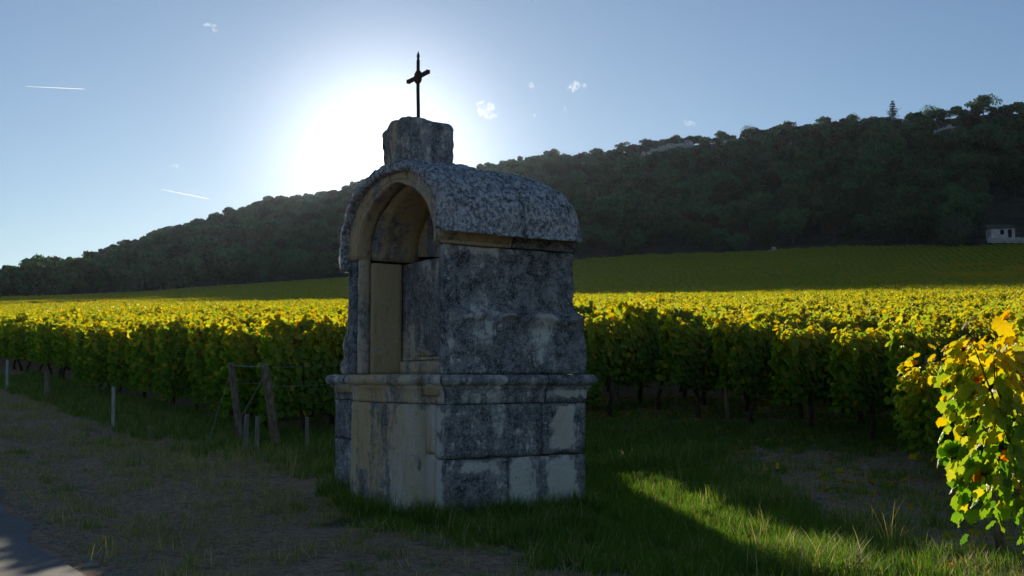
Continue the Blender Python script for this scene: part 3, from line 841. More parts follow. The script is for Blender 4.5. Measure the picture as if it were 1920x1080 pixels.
def vine_thing(v, i):
    global k_special
    Y, X, s, p, q = v
    rz = RZ+(PI if rgv.random() < .5 else 0)+rgv.normal(0, .03)
    o = empty('grapevine', (X, Y, ground(X, Y)), rz); hs = vine_h(X, Y, p); o.scale = (1, 1, hs*float(np.clip(rgv.normal(1, .05), .9, 1.1)))
    if in_sun_gap(X, Y): o.scale = (1.05, .9, .56 if Y < 17.5 else .48)
    u = pxu(X, Y)
    g = 'grapevines in the rows of the sunlit vineyard'
    if u > 1500 and Y < 12 and k_special < 7:
        k_special += 1
        pr = INNER[i % 3]
        link('trunk', pr.trunk, o); link('canes', pr.canes, o)
        lv = link('foliage', pr.leaves, o); lv['kind'] = 'stuff'
        leaf_objects(o, 298 if Y < 8 else 260, rgv, 1.19 if Y < 8 else 1.27, .30, .12 if Y < 8 else .36, .22)
        if Y < 8: lab = ['nearest grapevine at the right edge, yellow green leaves with one rust red leaf', 'grapevine just behind the nearest one, cut by the right edge', 'grapevine third along the nearest row at the right edge'][min(k_special-1, 2)]
        else: lab = f'yellow green grapevine {("heading", "second in", "third in", "fourth in")[min(q, 3)]} the {["", "first ", "second ", "third ", "fourth "][min(4, int(p-2.9))]}row behind the nearest vine at right'
        tag(o, lab, 'grapevine', g)
        return
    pr = NEARP[rgv.integers(0, 4)+(4 if X < -1 else 0)] if Y < 22 else MIDP[rgv.integers(0, 6)]
    link('trunk', pr.trunk, o); 
    if Y < 20: link('canes', pr.canes, o)
    lv = link('foliage', pr.leaves, o); lv['kind'] = 'stuff'
    rows = LROWS if X < -.6 else RROWS
    k = rows.index(p) if p in rows else 99
    side = 'left' if X < -.6 else 'right'
    if in_sun_gap(X, Y): lab = 'grapevine kept low in a made-up gap hidden behind the shrine, shaping the sunlight'
    elif q == 0 and k < len(ORD): lab = f'grapevine heading the {ORD[k]}row counted {side}wards from the shrine'
    elif q < 3 and k < len(ORD): lab = f'grapevine {("", "second", "third")[q]} from the head of the {ORD[k]}row {side} of the shrine'
    else: lab = f'green and yellow grapevine standing deep inside the rows {side} of the shrine'
    tag(o, lab, 'grapevine', g)
n_solo = 0
rest = []
for v in VN:
    if id(v) in solo: vine_thing(v, n_solo); n_solo += 1
    else: rest.append(v)

# geometry-node scatter for masses
def proto_coll(name, meshes):
    c = bpy.data.collections.new(name)
    for i, m in enumerate(meshes):
        o = bpy.data.objects.new(f'{name}_{chr(97+i)}', m); c.objects.link(o)
    return c
def gn_scatter(name, P, rz, S, idx, coll, tilt=None):
    me = bpy.data.meshes.new(name); P = np.asarray(P, np.float32); n = len(P)
    me.vertices.add(n); me.vertices.foreach_set('co', P.ravel())
    rot = np.zeros((n, 3), np.float32); rot[:, 2] = rz
    if tilt is not None: rot[:, :2] = tilt
    a = me.attributes.new('rot', 'FLOAT_VECTOR', 'POINT'); a.data.foreach_set('vector', rot.ravel())
    S = np.asarray(S, np.float32)
    if S.ndim == 1: S = np.repeat(S[:, None], 3, 1)
    a = me.attributes.new('scl', 'FLOAT_VECTOR', 'POINT'); a.data.foreach_set('vector', np.ascontiguousarray(S).ravel())
    a = me.attributes.new('pick', 'INT', 'POINT'); a.data.foreach_set('value', np.asarray(idx, np.int32))
    o = link(name, me)
    ng = bpy.data.node_groups.new(name, 'GeometryNodeTree')
    ng.interface.new_socket('Geometry', in_out='INPUT', socket_type='NodeSocketGeometry')
    ng.interface.new_socket('Geometry', in_out='OUTPUT', socket_type='NodeSocketGeometry')
    gi = ng.nodes.new('NodeGroupInput'); go = ng.nodes.new('NodeGroupOutput')
    ip = ng.nodes.new('GeometryNodeInstanceOnPoints'); ci = ng.nodes.new('GeometryNodeCollectionInfo')
    ci.inputs[0].default_value = coll; ci.inputs[1].default_value = True; ci.inputs[2].default_value = True
    def na(nm, ty):
        x = ng.nodes.new('GeometryNodeInputNamedAttribute'); x.data_type = ty; x.inputs[0].default_value = nm; return x.outputs[0]
    ng.links.new(gi.outputs[0], ip.inputs['Points']); ng.links.new(ci.outputs[0], ip.inputs['Instance'])
    ip.inputs['Pick Instance'].default_value = True
    ng.links.new(na('pick', 'INT'), ip.inputs['Instance Index'])
    ng.links.new(na('rot', 'FLOAT_VECTOR'), ip.inputs['Rotation']); ng.links.new(na('scl', 'FLOAT_VECTOR'), ip.inputs['Scale'])
    ng.links.new(ip.outputs[0], go.inputs[0])
    md = o.modifiers.new('scatter', 'NODES'); md.node_group = ng
    return o
R_ = np.array([(v[1], v[0]) for v in rest]); Yr = R_[:, 1]
farm = [make_vproto(440, 'far', .108, 400+i, 1.22+.04*(i % 3), .23, .04*(i % 3)).leaves for i in range(5)]
coll = proto_coll('vinefar', [p.leaves for p in MIDP]+farm)
zg = ground_np(R_[:, 0], R_[:, 1])
pick = np.where(Yr < 45, rgv.integers(0, 6, len(R_)), 6+rgv.integers(0, 5, len(R_)))
lane = np.array([.5 if in_sun_gap(a, b) else 1.0 for a, b in R_])  # scattered vines in the made-up gap are lowered too, for the sunlight
sc_ = np.column_stack([np.ones(len(R_)), np.ones(len(R_))*1.05, lane*np.clip(rgv.normal(1, .05, len(R_)), .88, 1.12)])
o = gn_scatter('distant_grapevines', np.column_stack([R_, zg]), RZ+PI*(rgv.random(len(R_)) < .5), sc_, pick, coll)
tag(o, 'mass of yellow green grapevines filling the sunlit field behind the shrine', 'grapevines', kind='stuff')

# upper fields, seen only as striped rows: hedge pieces 3 m long
def segproto(seed, yellow):
    rg = np.random.default_rng(seed); P, N, T = vine_points(420, rg, 3.1, 1.25, .27, .25, yellow)
    T = np.clip(T+.10, 0, .9)
    V, F, TT = scatter_leaves(P, N, .24*rg.uniform(.7, 1.2, len(P)), T, 'far', rg)
    return mesh('leaves', V, F, False, {'tint': TT}, M_VLEAF)
segs = proto_coll('hedge', [segproto(500+i, .05*(i % 2)) for i in range(4)]+[segproto(510, .42)])
def fill_field(cond, ang, spacing, seed):
    rg = np.random.default_rng(seed); d = np.array([math.cos(ang), math.sin(ang)]); n = np.array([-d[1], d[0]])
    ks = np.arange(-400, 400)*spacing; ss = np.arange(-180, 180)*3.0
    K, S = np.meshgrid(ks, ss); X = (d[0]*S+n[0]*K).ravel(); Y = (d[1]*S+n[1]*K+200).ravel()
    ok = cond(X, Y); X, Y = X[ok], Y[ok]
    pts = np.column_stack([X, Y, ground_np(X, Y)])
    red = (X/Y > .37) & (Y > 150) & (Y < 190) & (vnoise(X, Y, 9, 3) > .1)
    idx = np.where(red, 4, rg.integers(0, 4, len(X)))
    return pts, np.full(len(X), ang)+PI*(rg.random(len(X)) < .5), idx, rg
def in_field(X, Y): 
    Yc = np.maximum(Y, 1); t = X/Yc
    return (Y > 60) & (np.abs(t) < .62) & (Y < np.interp(t, TF, FD)-1)
lim1 = lambda X, Y: 121+8*np.sin(X*.05)
A = fill_field(lambda X, Y: in_field(X, Y) & (Y > np.minimum(lim1(X, Y), 126)+1.5) & ~((X > .30*Y) & (Y > 167)), RZ, 1.5, 1)
Bf = fill_field(lambda X, Y: in_field(X, Y) & (X > .297*Y) & (Y > 167.5), math.radians(46), 1.5, 2)
for nm, (pts, rz, idx, rg), lab in (('upper_vine_rows', A, 'shaded green vine rows on the slope between sunlit vines and forest'), ('hillside_vine_rows', Bf, 'striped dark green vine rows climbing towards the white hut')):
    o = gn_scatter(nm, pts, rz, np.column_stack([np.ones(len(pts)), np.ones(len(pts)), rg.uniform(.9, 1.1, len(pts))]), idx, segs)
    tag(o, lab, 'grapevines', kind='stuff')

# ------------------------------------------------------------------ posts, stakes, wires
def post(name, base, top, r0, r1, mat, n=9, label=None, cat=None, group=None):
    b = Vector(base); t_ = Vector(top)-b
    P = [t_*k for k in (-.1, 0, .3, .6, .9, .985, 1)]; R = [r0, r0, r0*.97, r0*.95, r1, r1*.97, r1*.8]
    V, F = tube(P, R, n)
    V = [v*(1.0)+Vector((1, 1, 0))*(.004*fb(v+b, 9, 3)) for v in V]
    o = link(name, mesh(name, V, F, False, None, mat), None, None, b); tag(o, label, cat, group); return o
def wp(u, v, Y):   # point at picture position (u, v) and depth Y
    a = (u-960)/2000; e = ev(v); 
    dy = math.cos(PITCH)-(540-v)/2000*math.sin(PITCH)
    return Vector((a/dy*Y, Y, EYE+e*Y))
P1b = wp(452, 795, 13.6); P1b.z = ground(P1b.x, P1b.y); P1t = wp(433, 681, 13.35)
P2b = wp(519, 815, 12.9); P2b.z = ground(P2b.x, P2b.y); P2t = wp(496, 683, 12.6)
post('vineyard_post', P1b, P1t, .05, .047, M_POST, 9, 'left of the two leaning wooden end posts, round topped, with guy wire', 'post', 'leaning end posts left of the shrine')
post('vineyard_post', P2b, P2t, .058, .052, M_POST, 9, 'right of the two leaning wooden end posts, thicker with a split down its side', 'post', 'leaning end posts left of the shrine')
def wire(pts, r, label, name='wire', cat='wire', group=None):
    o = Vector(pts[0]); V, F = tube([Vector(p)-o for p in pts], r, 5); ob = link(name, mesh(name, V, F, True, None, M_WIRE), None, None, o); tag(ob, label, cat, group); return ob
def sag(a, b, s, n=8):
    a = Vector(a); b = Vector(b); return [a.lerp(b, i/n)-Vector((0, 0, s*4*(i/n)*(1-i/n))) for i in range(n+1)]
an1 = wp(383, 802, 12.9); an1.z = ground(an1.x, an1.y)-.02
wire(sag(P1t-Vector((0, 0, .12)), an1, .015), .003, 'guy wire slanting from the left end post down to the ground', 'guy_wire')
an2 = wp(425, 778, 12.3); an2.z = ground(an2.x, an2.y)-.02
wire(sag(P2t-Vector((0, 0, .12)), wp(440, 800, 12.4), .02), .003, 'guy wire slanting down left from the right end post', 'guy_wire')
r3 = Vector((R2[0], R2[1], .045))
for (a, dz, lab) in ((P1t, -.03, 'upper trellis wire running right from the left end post'), (P1t, -.26, 'lower trellis wire running right from the left end post'),
                     (P2t, -.04, 'upper trellis wire running right from the right end post'), (P2t, -.27, 'lower trellis wire running right from the right end post')):
    s = Vector(a)+Vector((0, 0, dz)); wire(sag(s, s+r3*4.5, .02), .0026, lab, 'trellis_wire')
wire(sag(P1t-Vector((0, 0, .02)), P2t-Vector((0, 0, .03)), .01), .003, 'slack wire tied between the two leaning end posts', 'trellis_wire')
def stake(u, v0, v1, Y, w, mat, label, name='stake', lean=0):
    b = wp(u, v0, Y); b.z = ground(b.x, b.y); t_ = wp(u+lean, v1, Y)
    h = t_.z-b.z
    bm = bmesh.new(); bmesh.ops.create_cube(bm, size=1)
    for vv in bm.verts:
        top = vv.co.z > 0
        vv.co = Vector((vv.co.x*w*(1 if not top else .9), vv.co.y*w*.8, h if top else -.1))
        if top: vv.co.x += t_.x-b.x
    bmesh.ops.bevel(bm, geom=list(bm.edges), offset=w*.12, segments=1, affect='EDGES')
    me = bpy.data.meshes.new(name); bm.to_mesh(me); bm.free(); me.materials.append(mat)
    o = link(name, me, None, None, b); o.rotation_euler[2] = .4; tag(o, label, 'stake'); return o
stake(213, 772, 725, 15.5, .05, M_STAKE, 'white stake standing before the vines beside the track', 'stake')
stake(14, 705, 675, 21.5, .055, M_STAKE, 'white stake at the far left edge of the picture by the vines', 'stake')
stake(89, 722, 696, 19.6, .10, M_POST, 'short brown stake between the two white stakes', 'stake')
stake(461, 822, 777, 12.4, .055, M_STUB, 'left of the two short grey stakes below the leaning posts', 'stake', 2)
stake(482, 822, 780, 12.3, .05, M_STUB, 'right of the two short grey stakes below the leaning posts', 'stake', 1)
stake(576, 810, 782, 12.7, .045, M_STUB, 'short grey stake under the vines beside the shrine', 'stake')
# intermediate posts inside the rows that show between leaves
for i, (u, Y) in enumerate(((1158, 17.0), (1362, 15.6), (1748, 11.6), (1862, 6.6))):
    b = Vector(((u-960)/2000*Y, Y, 0)); b.z = ground(b.x, b.y)
    post('vineyard_post', b, b+Vector((-.08, -.05, 1.15 if i < 3 else .8)), .035, .033, M_POST, 8, ['slim wooden post among the vines just right of the shrine', 'slim wooden post deep among the vines at middle right', 'wooden end post of the vine row behind the nearest vine', 'wooden post in front of the nearest vine at lower right'][i], 'post', 'row posts in the vineyard')

# ------------------------------------------------------------------ grass and ground cover
def tuft(seed, n, h, spread, wid, dry, lean=.35):
    rg = np.random.default_rng(seed); V = []; F = []; T = []
    for i in range(n):
        a = rg.uniform(0, 2*PI); r = spread*math.sqrt(rg.random()); bx, by = r*math.cos(a), r*math.sin(a)
        hh = h*rg.uniform(.45, 1.15); d = rg.uniform(0, 2*PI); l = lean*rg.uniform(.3, 1.6)*hh; w = wid*rg.uniform(.7, 1.3)
        px, py = -math.sin(d)*w, math.cos(d)*w; k = len(V)
        for t, ww in ((0, 1), (.4, .85), (.75, .55)):
            x = bx+math.cos(d)*l*t*t; y = by+math.sin(d)*l*t*t; z = hh*(t-.15*t*t)-.01
            V += [(x-px*ww, y-py*ww, z), (x+px*ww, y+py*ww, z)]
        V.append((bx+math.cos(d)*l, by+math.sin(d)*l, hh*.85))
        F += [(k, k+1, k+3), (k, k+3, k+2), (k+2, k+3, k+5), (k+2, k+5, k+4), (k+4, k+5, k+6)]
        tt = np.clip(rg.normal(.88 if rg.random() < dry else .38, .14), 0, 1); T += [tt]*7
    return mesh('blades', np.array(V), np.array(F), False, {'tint': T}, M_GRASS)
G = [tuft(600+i, 34, .12, .09, .0022, .08) for i in range(4)] + [tuft(610+i, 26, .22, .08, .0024, .22, .5) for i in range(3)] + \
    [tuft(620+i, 22, .075, .09, .0018, .85, .9) for i in range(3)] + [tuft(630+i, 16, .36, .07, .0016, .95, .5) for i in range(2)]
gcol = proto_coll('tuft', G)
def rejection(n, x0, x1, y0, y1, dens, seed):
    rg = np.random.default_rng(seed); X = rg.uniform(x0, x1, n); Y = rg.uniform(y0, y1, n)
    k = (rg.random(n) < dens(X, Y)) & (np.abs(X) < .56*Y+.4)
    lx = (X-CX)*CT+(Y-CY)*ST; ly = -(X-CX)*ST+(Y-CY)*CT
    ins = (lx > -.0) & (lx < D_) & (ly > .02) & (ly < W_-.02) | ((lx > -.12) & (lx < .2) & (ly > .33) & (ly < 1.42))
    k &= ~ins
    return X[k], Y[k], rg
def dens_green(X, Y):
    g, st = zones(X, Y); s = RS(X, Y)
    return np.clip(g*1.15-.1+.25*vnoise(X, Y, .5, 6), 0, 1)*(s > 1.5)*np.where((X < -1) & (s < 4), .3, 1)
X, Y, rg = rejection(34000, -6, 7, 5.2, 18, lambda a, b: dens_green(a, b)*np.clip(1.15-(b-9)/14, .35, 1), 11)
n = len(X); tall = (vnoise(X, Y, .8, 12) > .35) & (X > -.5)
pick = np.where(tall, 4+rg.integers(0, 3, n), rg.integers(0, 4, n))
o = gn_scatter('grass', np.column_stack([X, Y, ground_np(X, Y)]), rg.uniform(0, 6.28, n), rg.uniform(.7, 1.35, n)*np.where(X < .3, .72, .82), pick, gcol, rg.normal(0, .12, (n, 2)))
tag(o, 'dark green grass round the foot of the shrine and up to the vines', 'grass', kind='stuff')
def dens_dry(X, Y):
    s = RS(X, Y); g, st = zones(X, Y)
    left = (s > 1.35) & (s < 4.6)
    return np.clip(.35+.45*vnoise(X, Y, .9, 7)+.2*vnoise(X, Y, .3, 9), .05, 1)*left*.8 + .22*(X > 2)*(Y < 14)
X, Y, rg = rejection(60000, -13, 6, 5.2, 24, dens_dry, 12); n = len(X)
o = gn_scatter('dry_grass', np.column_stack([X, Y, ground_np(X, Y)]), rg.uniform(0, 6.28, n), rg.uniform(.5, 1.4, n), 7+rg.integers(0, 3, n), gcol, rg.normal(0, .2, (n, 2)))
tag(o, 'short dry grass and straw on the dirt track left of the shrine', 'dry grass', kind='stuff')
# strip of weeds along the foot of the left vines and tall pale stalks near the posts
def dens_weed(X, Y):
    s = X*R2[0]+Y*R2[1]; return ((s > 4.55+.25*vnoise(X, Y, 1, 4)) & (s < 6.1) & (X < -1.2) & (Y > 9))*.8 + (((X-1.2)**2/2.5+(Y-14)**2/1.2) < 1)*.3
X, Y, rg = rejection(22000, -14, 3, 9, 26, dens_weed, 13); n = len(X)
o = gn_scatter('weeds', np.column_stack([X, Y, ground_np(X, Y)]), rg.uniform(0, 6.28, n), rg.uniform(.6, 1.15, n), np.where(rg.random(n) < .55, rg.integers(0, 4, n), 4+rg.integers(0, 3, n)), gcol, rg.normal(0, .15, (n, 2)))
tag(o, 'green weeds along the foot of the vines left of the shrine', 'weeds', kind='stuff')
def dens_stalk(X, Y):
    a = np.exp(-(((X+2.9)/.75)**2+((Y-11.6)/.55)**2)); b = .05*np.exp(-(((X-1.6)/1.8)**2+((Y-9.5)/2.5)**2)); c = .02*(X > 2)*(Y < 10); d = .15*np.exp(-(((X+1.9)/.5)**2+((Y-10.4)/.8)**2))
    return np.clip(a+b+c+d, 0, 1)
X, Y, rg = rejection(5200, -5, 5, 6, 14, dens_stalk, 14); n = len(X)
o = gn_scatter('tall_dry_stalks', np.column_stack([X, Y, ground_np(X, Y)]), rg.uniform(0, 6.28, n), rg.uniform(.5, 1.0, n), 10+rg.integers(0, 2, n), gcol, rg.normal(0, .2, (n, 2)))
tag(o, 'tall straw coloured grass stalks by the stakes and among the green grass', 'dry stalks', kind='stuff')
# ranker weeds crowding the foot of the stone
rg = np.random.default_rng(31); lx, ly = [], []
for k in range(900):
    o_ = abs(rg.normal(0, .07))+.015; q_ = rg.random()
    if q_ < .42: lx.append(rg.uniform(-.1, D_+.05)); ly.append(-o_)
    elif q_ < .62: lx.append(-o_); ly.append(rg.choice([rg.uniform(0, .3), rg.uniform(1.46, W_+.05)]))
    elif q_ < .82: lx.append(-.13-o_); ly.append(rg.uniform(.3, 1.45))
    else: lx.append(D_+o_); ly.append(rg.uniform(0, W_))
lx = np.array(lx); ly = np.array(ly); X = CX+lx*CT-ly*ST; Y = CY+lx*ST+ly*CT; n = len(X)
keep = vnoise(X, Y, .25, 5) > -.35; X, Y = X[keep], Y[keep]; n = len(X)
o = gn_scatter('foot_weeds', np.column_stack([X, Y, ground_np(X, Y)]), rg.uniform(0, 6.28, n), rg.uniform(.4, 1.15, n), rg.integers(0, 7, n), gcol, rg.normal(0, .25, (n, 2)))
tag(o, 'ranker tufts and weeds crowding the foot of the stone shrine', 'weeds', kind='stuff')
# gravel and fallen leaves
peb = proto_coll('pebble', [pebble('pebble', 1, i*2.7, M_PEBBLE, (1, .8, .5), 1, .5) for i in range(4)])
def dens_peb(X, Y):
    s = RS(X, Y); a = np.exp(-((s-1.40)/.14)**2)*1.0; b = .12*((s > 1.5) & (s < 4.2)); c = .75*np.clip((X-2.4)/.5, 0, 1)*(Y < 14)*(.6+.5*vnoise(X, Y, .7, 3))
    return np.clip(a+b+c, 0, 1)
X, Y, rg = rejection(26000, -9, 6, 5.4, 17, dens_peb, 15); n = len(X)
S = .009+.03*rg.random(n)**3; S = np.where(X > 2, S*1.35, S)
o = gn_scatter('gravel', np.column_stack([X, Y, ground_np(X, Y)+.003]), rg.uniform(0, 6.28, n), S, rg.integers(0, 4, n), peb)
tag(o, 'loose pale limestone gravel at the road edge and between the vines', 'gravel', kind='stuff')
fl = proto_coll('litter', [c[1] for c in LEAFS[8:]])
def dens_lit(X, Y): return np.clip(.6*((RS(X, Y) > 5)*(X > .5))*(.5+.7*vnoise(X, Y, 1.1, 5))+.5*(Y > 13)*(X > 0), 0, 1)
X, Y, rg = rejection(5200, -1, 7, 6, 19, dens_lit, 16); n = len(X)
o = gn_scatter('fallen_leaves', np.column_stack([X, Y, ground_np(X, Y)+.02]), rg.uniform(0, 6.28, n), rg.uniform(.05, .1, n), rg.integers(0, 12, n), fl, rg.normal(0, .35, (n, 2)))
tag(o, 'dry fallen vine leaves on the bare soil between the rows', 'fallen leaves', kind='stuff')
for i, (u, v, r, lab) in enumerate(((1657, 848, .055, 'flat pale stone lying on the soil below the right vines'), (1618, 888, .04, 'small pale stone on the soil left of the flat stone'),
        (1622, 968, .05, 'pale rounded stone on the stony soil between grass and nearest vine'), (1700, 985, .05, 'grey stone on the stony soil close to the nearest vine'),
        (240, 831, .03, 'small white stone on the dirt track'), (520, 900, .035, 'grey stone on the track near the shrine'), (185, 1062, .04, 'pale stone at the edge of the asphalt'))):
    e = ev(v); Y = 1.1/-e
    for _ in range(8): Y = (EYE-ground((u-960)/2000*Y, Y))/-e
    X = (u-960)/2000*Y
    o = link('stone', pebble('stone', r, i*5.3+1, M_PEBBLE, (1.3, 1, .55), 2, .4), None, None, (X, Y, ground(X, Y)+.01)); tag(o, lab, 'stone')
def flower(i):
    parts = []; 
    V = [(0, 0, .01)]; F = []; n = 14
    for k in range(n):
        r = .02 if k % 2 == 0 else .014; V.append((r*math.cos(2*PI*k/n), r*math.sin(2*PI*k/n), .016 if k % 2 else .02))
    F = [(0, 1+k, 1+(k+1) % n) for k in range(n)]
    return mesh('flower_head', V, F, False, None, M_FLOWER)
fh = flower(0); stem = mesh('stem', *tube([(0, 0, -.13), (.005, 0, -.06), (0, 0, .005)], .0022, 4), True, {'tint': [.3]*12}, M_GRASS)
for i, (u, v) in enumerate(((1397, 883), (1428, 886), (1436, 884), (1446, 891), (1453, 872), (1452, 883), (1450, 902), (1473, 914), (1434, 918), (1401, 1009), (1418, 1029))):
    e = ev(v); Y = 1.1/-e
    for _ in range(8): Y = (EYE-ground((u-960)/2000*Y, Y)-.14)/-e
    X = (u-960)/2000*Y
    r = empty('yellow_flower', (X, Y, ground(X, Y)), i); r.location.z += .0
    a = link('flower_head', fh, r, None, (0, 0, .14)); a.rotation_euler = (.5*math.sin(i*3), .9, 0); link('stem', stem, r, None, (0, 0, .13))
    tag(r, 'small yellow dandelion flower ' + ('in the shaded grass right of the shrine' if i < 9 else 'in the sunlit streak of grass'), 'flower', 'yellow flowers in the grass')

# ------------------------------------------------------------------ trees on the hill
def crown_mesh(seed, n, w, h, z0, leaf, mat, lobes=11, conifer=False):
    rg = np.random.default_rng(seed); P = []; N = []; T = []
    if conifer:
        for k in range(n):
            lay = rg.integers(0, 9); f = lay/9; a = rg.uniform(0, 2*PI)
            rad = w*(1-f)**.8*(.75+.35*math.sin(a*3+lay*2))*math.sqrt(rg.random())
            z = z0+h*f+rg.normal(0, .12)-rad*.12
            P.append((rad*math.cos(a), rad*math.sin(a), z)); N.append((math.cos(a)*.3, math.sin(a)*.3, 1)); T.append(np.clip(rg.normal(.25, .15), 0, 1))
    else:
        L = []
        for k in range(lobes):
            a = rg.uniform(0, 2*PI); r = w*.62*math.sqrt(rg.random()); zz = z0+h*rg.uniform(.25, .85)*(1-.25*(r/w))
            L.append((r*math.cos(a), r*math.sin(a), zz, w*rg.uniform(.28, .46), rg.normal(0, .12)))
        L.append((0, 0, z0+h*.72, w*.42, 0))
        for k in range(n):
            l = L[rg.integers(0, len(L))]; d = rg.normal(size=3); d /= np.linalg.norm(d); d[2] = abs(d[2])*.9 if rg.random() < .7 else d[2]
            q = l[3]*(1-.35*rg.random()**2)*(1+.18*math.sin(d[0]*7+l[0])*math.cos(d[1]*6))
            P.append((l[0]+d[0]*q, l[1]+d[1]*q, l[2]+d[2]*q*.85)); N.append(d+rg.normal(0, .55, 3)); T.append(np.clip(.45+l[4]+rg.normal(0, .2), 0, 1))
    P = np.array(P); N = np.array(N); T = np.array(T)
    V, F, TT = scatter_leaves(P, N, leaf*rg.uniform(.6, 1.4, len(P)), T, 'far', rg)
    return mesh('crown', V, F, False, {'tint': TT}, mat)
def ttrunk(seed, h, r):
    rg = np.random.default_rng(seed); parts = [tube([(0, 0, -1), (rg.normal(0, .1), 0, h*.35), (rg.normal(0, .2), rg.normal(0, .2), h*.75)], [r, r*.8, r*.4], 6)]
    for k in range(4):
        a = rg.uniform(0, 2*PI); z = h*rg.uniform(.3, .6); l = h*.35
        parts.append(tube([(0, 0, z), (math.cos(a)*l*.5, math.sin(a)*l*.5, z+l*.4), (math.cos(a)*l, math.sin(a)*l, z+l*.7)], [r*.4, r*.25, r*.1], 5))
    return mesh('trunk', *join(parts), True, None, M_TBARK)
TREES = []
for i in range(6):
    w = 3.0+.35*i; h = 5.2+.5*i; TREES.append((crown_mesh(700+i, 3000, w, h, 1.0, .50, M_TREE, 9+i), ttrunk(700+i, h+1.5, .22), 2+h))
RUSTT = (crown_mesh(720, 2600, 3.8, 6.0, 2.0, .5, M_RUST, 11), ttrunk(720, 7, .25), 8)
OLIVET = crown_mesh(722, 2600, 3.3, 6.0, .8, .46, M_OLIVE, 9); DARKT = crown_mesh(723, 2800, 2.5, 8.6, .6, .46, M_TREE, 14)
PALET = (crown_mesh(721, 7000, 5.2, 7.4, .4, .42, M_OLIVE, 16), ttrunk(721, 7, .3), 8)
OPEN = [(crown_mesh(730+i, 1500, 4.0+.5*i, 5.0, .2, .42, M_TREE, 9+2*i), ttrunk(730+i, 6.0, .2), 6.2) for i in range(4)]
CONI = (crown_mesh(740, 1700, 3.0, 8.2, 1.6, .5, M_TREE, 0, True), ttrunk(740, 9.5, .25), 9.8)
SHRUB = [crown_mesh(750+i, 420, 1.6, 1.8, .1, .38, M_SCRUB if i % 2 else M_TREE, 5) for i in range(4)]
rgt = np.random.default_rng(91)
def hill_w(X, Y):
    t = X/Y; fd = np.interp(t, TF, FD); rd = np.interp(t, TRt, RD); return (Y-fd)/(rd-fd), fd, rd
CLEAR = []
def outcrop(u, v, wpx, hpx, n, label, Yf):
    t_ = (u-960)/2000; e = ev(v)
    Ys = np.linspace(250, 900, 2600); zz = ground_np(t_*Ys, Ys); el = (zz-EYE)/Ys
    hit = np.argmax(el > e); Y = Ys[hit] if el.max() > e else Yf
    CLEAR.append((u, wpx/2+6, Y-42, Y-.5)); r = empty('rock_outcrop', (t_*Y, Y, ground(t_*Y, Y))); px = Y/2000
    for i in range(n):
        wx = wpx*px/n*random.uniform(1.0, 1.7); hz = hpx*px*random.uniform(.5, 1.0)
        me = pebble('boulder', 1, i*3.3+u, M_CLIFF, (wx*.6, 2.0, hz*.8), 2, .35)
        for vv in me.vertices: vv.co.z = round(vv.co.z/(hz*.35))*hz*.35*.6+vv.co.z*.4
        X = (i+.5-n/2)*wpx*px/n
        o = link('boulder', me, r); dx = X; dY = random.uniform(-1.5, 1); o.location = (dx, -2.2+dY, ground(t_*Y+dx, Y-2.2+dY)-r.location.z+hz*.2)
        o.rotation_euler[2] = random.uniform(-.3, .3)
    tag(r, label, 'rock outcrop', 'limestone outcrops under the skyline')
outcrop(1782, 249, 50, 18, 7, 'white limestone outcrop below the skyline at far right', 410)
outcrop(1252, 282, 95, 16, 12, 'long pale rock band under the skyline right of the shrine', 560)
outcrop(1492, 269, 60, 10, 7, 'small pale rock ledge in the middle of the right skyline slope', 490)
outcrop(1385, 268, 30, 8, 4, 'faint short rock patch between the long band and the small ledge', 500)
outcrop(1105, 296, 70, 10, 7, 'pale rock patch under the skyline just right of the shrine roof', 650)

y = 225
yy = []
while y < 1090:
    st = 6.8+ (y-225)*.0035
    for x in np.arange(-.60*y, .60*y, st):
        X = x+rgt.uniform(-.42, .42)*st; Y = y+rgt.uniform(-.42, .42)*st
        yy.append((X, Y))
    y += st
yy = np.array(yy); w, fd, rd = hill_w(yy[:, 0], yy[:, 1])
t = yy[:, 0]/yy[:, 1]; uu = 960+2000*t
ok = (w > -.0) & (w < 1.02)
# far hill grows fewer trees as they overlap; the right hill's top is scrub with open crowns
yy = yy[ok]; w = w[ok]; uu = uu[ok]
scrub = (w > .70+.1*vnoise(yy[:, 0], yy[:, 1], 40, 6)) & (uu > 1040)
clr = np.zeros(len(uu), bool)
for (cu, cw, y0_, y1_) in CLEAR: clr |= (np.abs(uu-cu) < cw) & (yy[:, 1] > y0_) & (yy[:, 1] < y1_)
hutx = clr | (uu > 1850) & (uu < 1990) & (yy[:, 1] < 262)
big = ~scrub & ~hutx
Bt = yy[big]; St = yy[scrub & ~hutx]
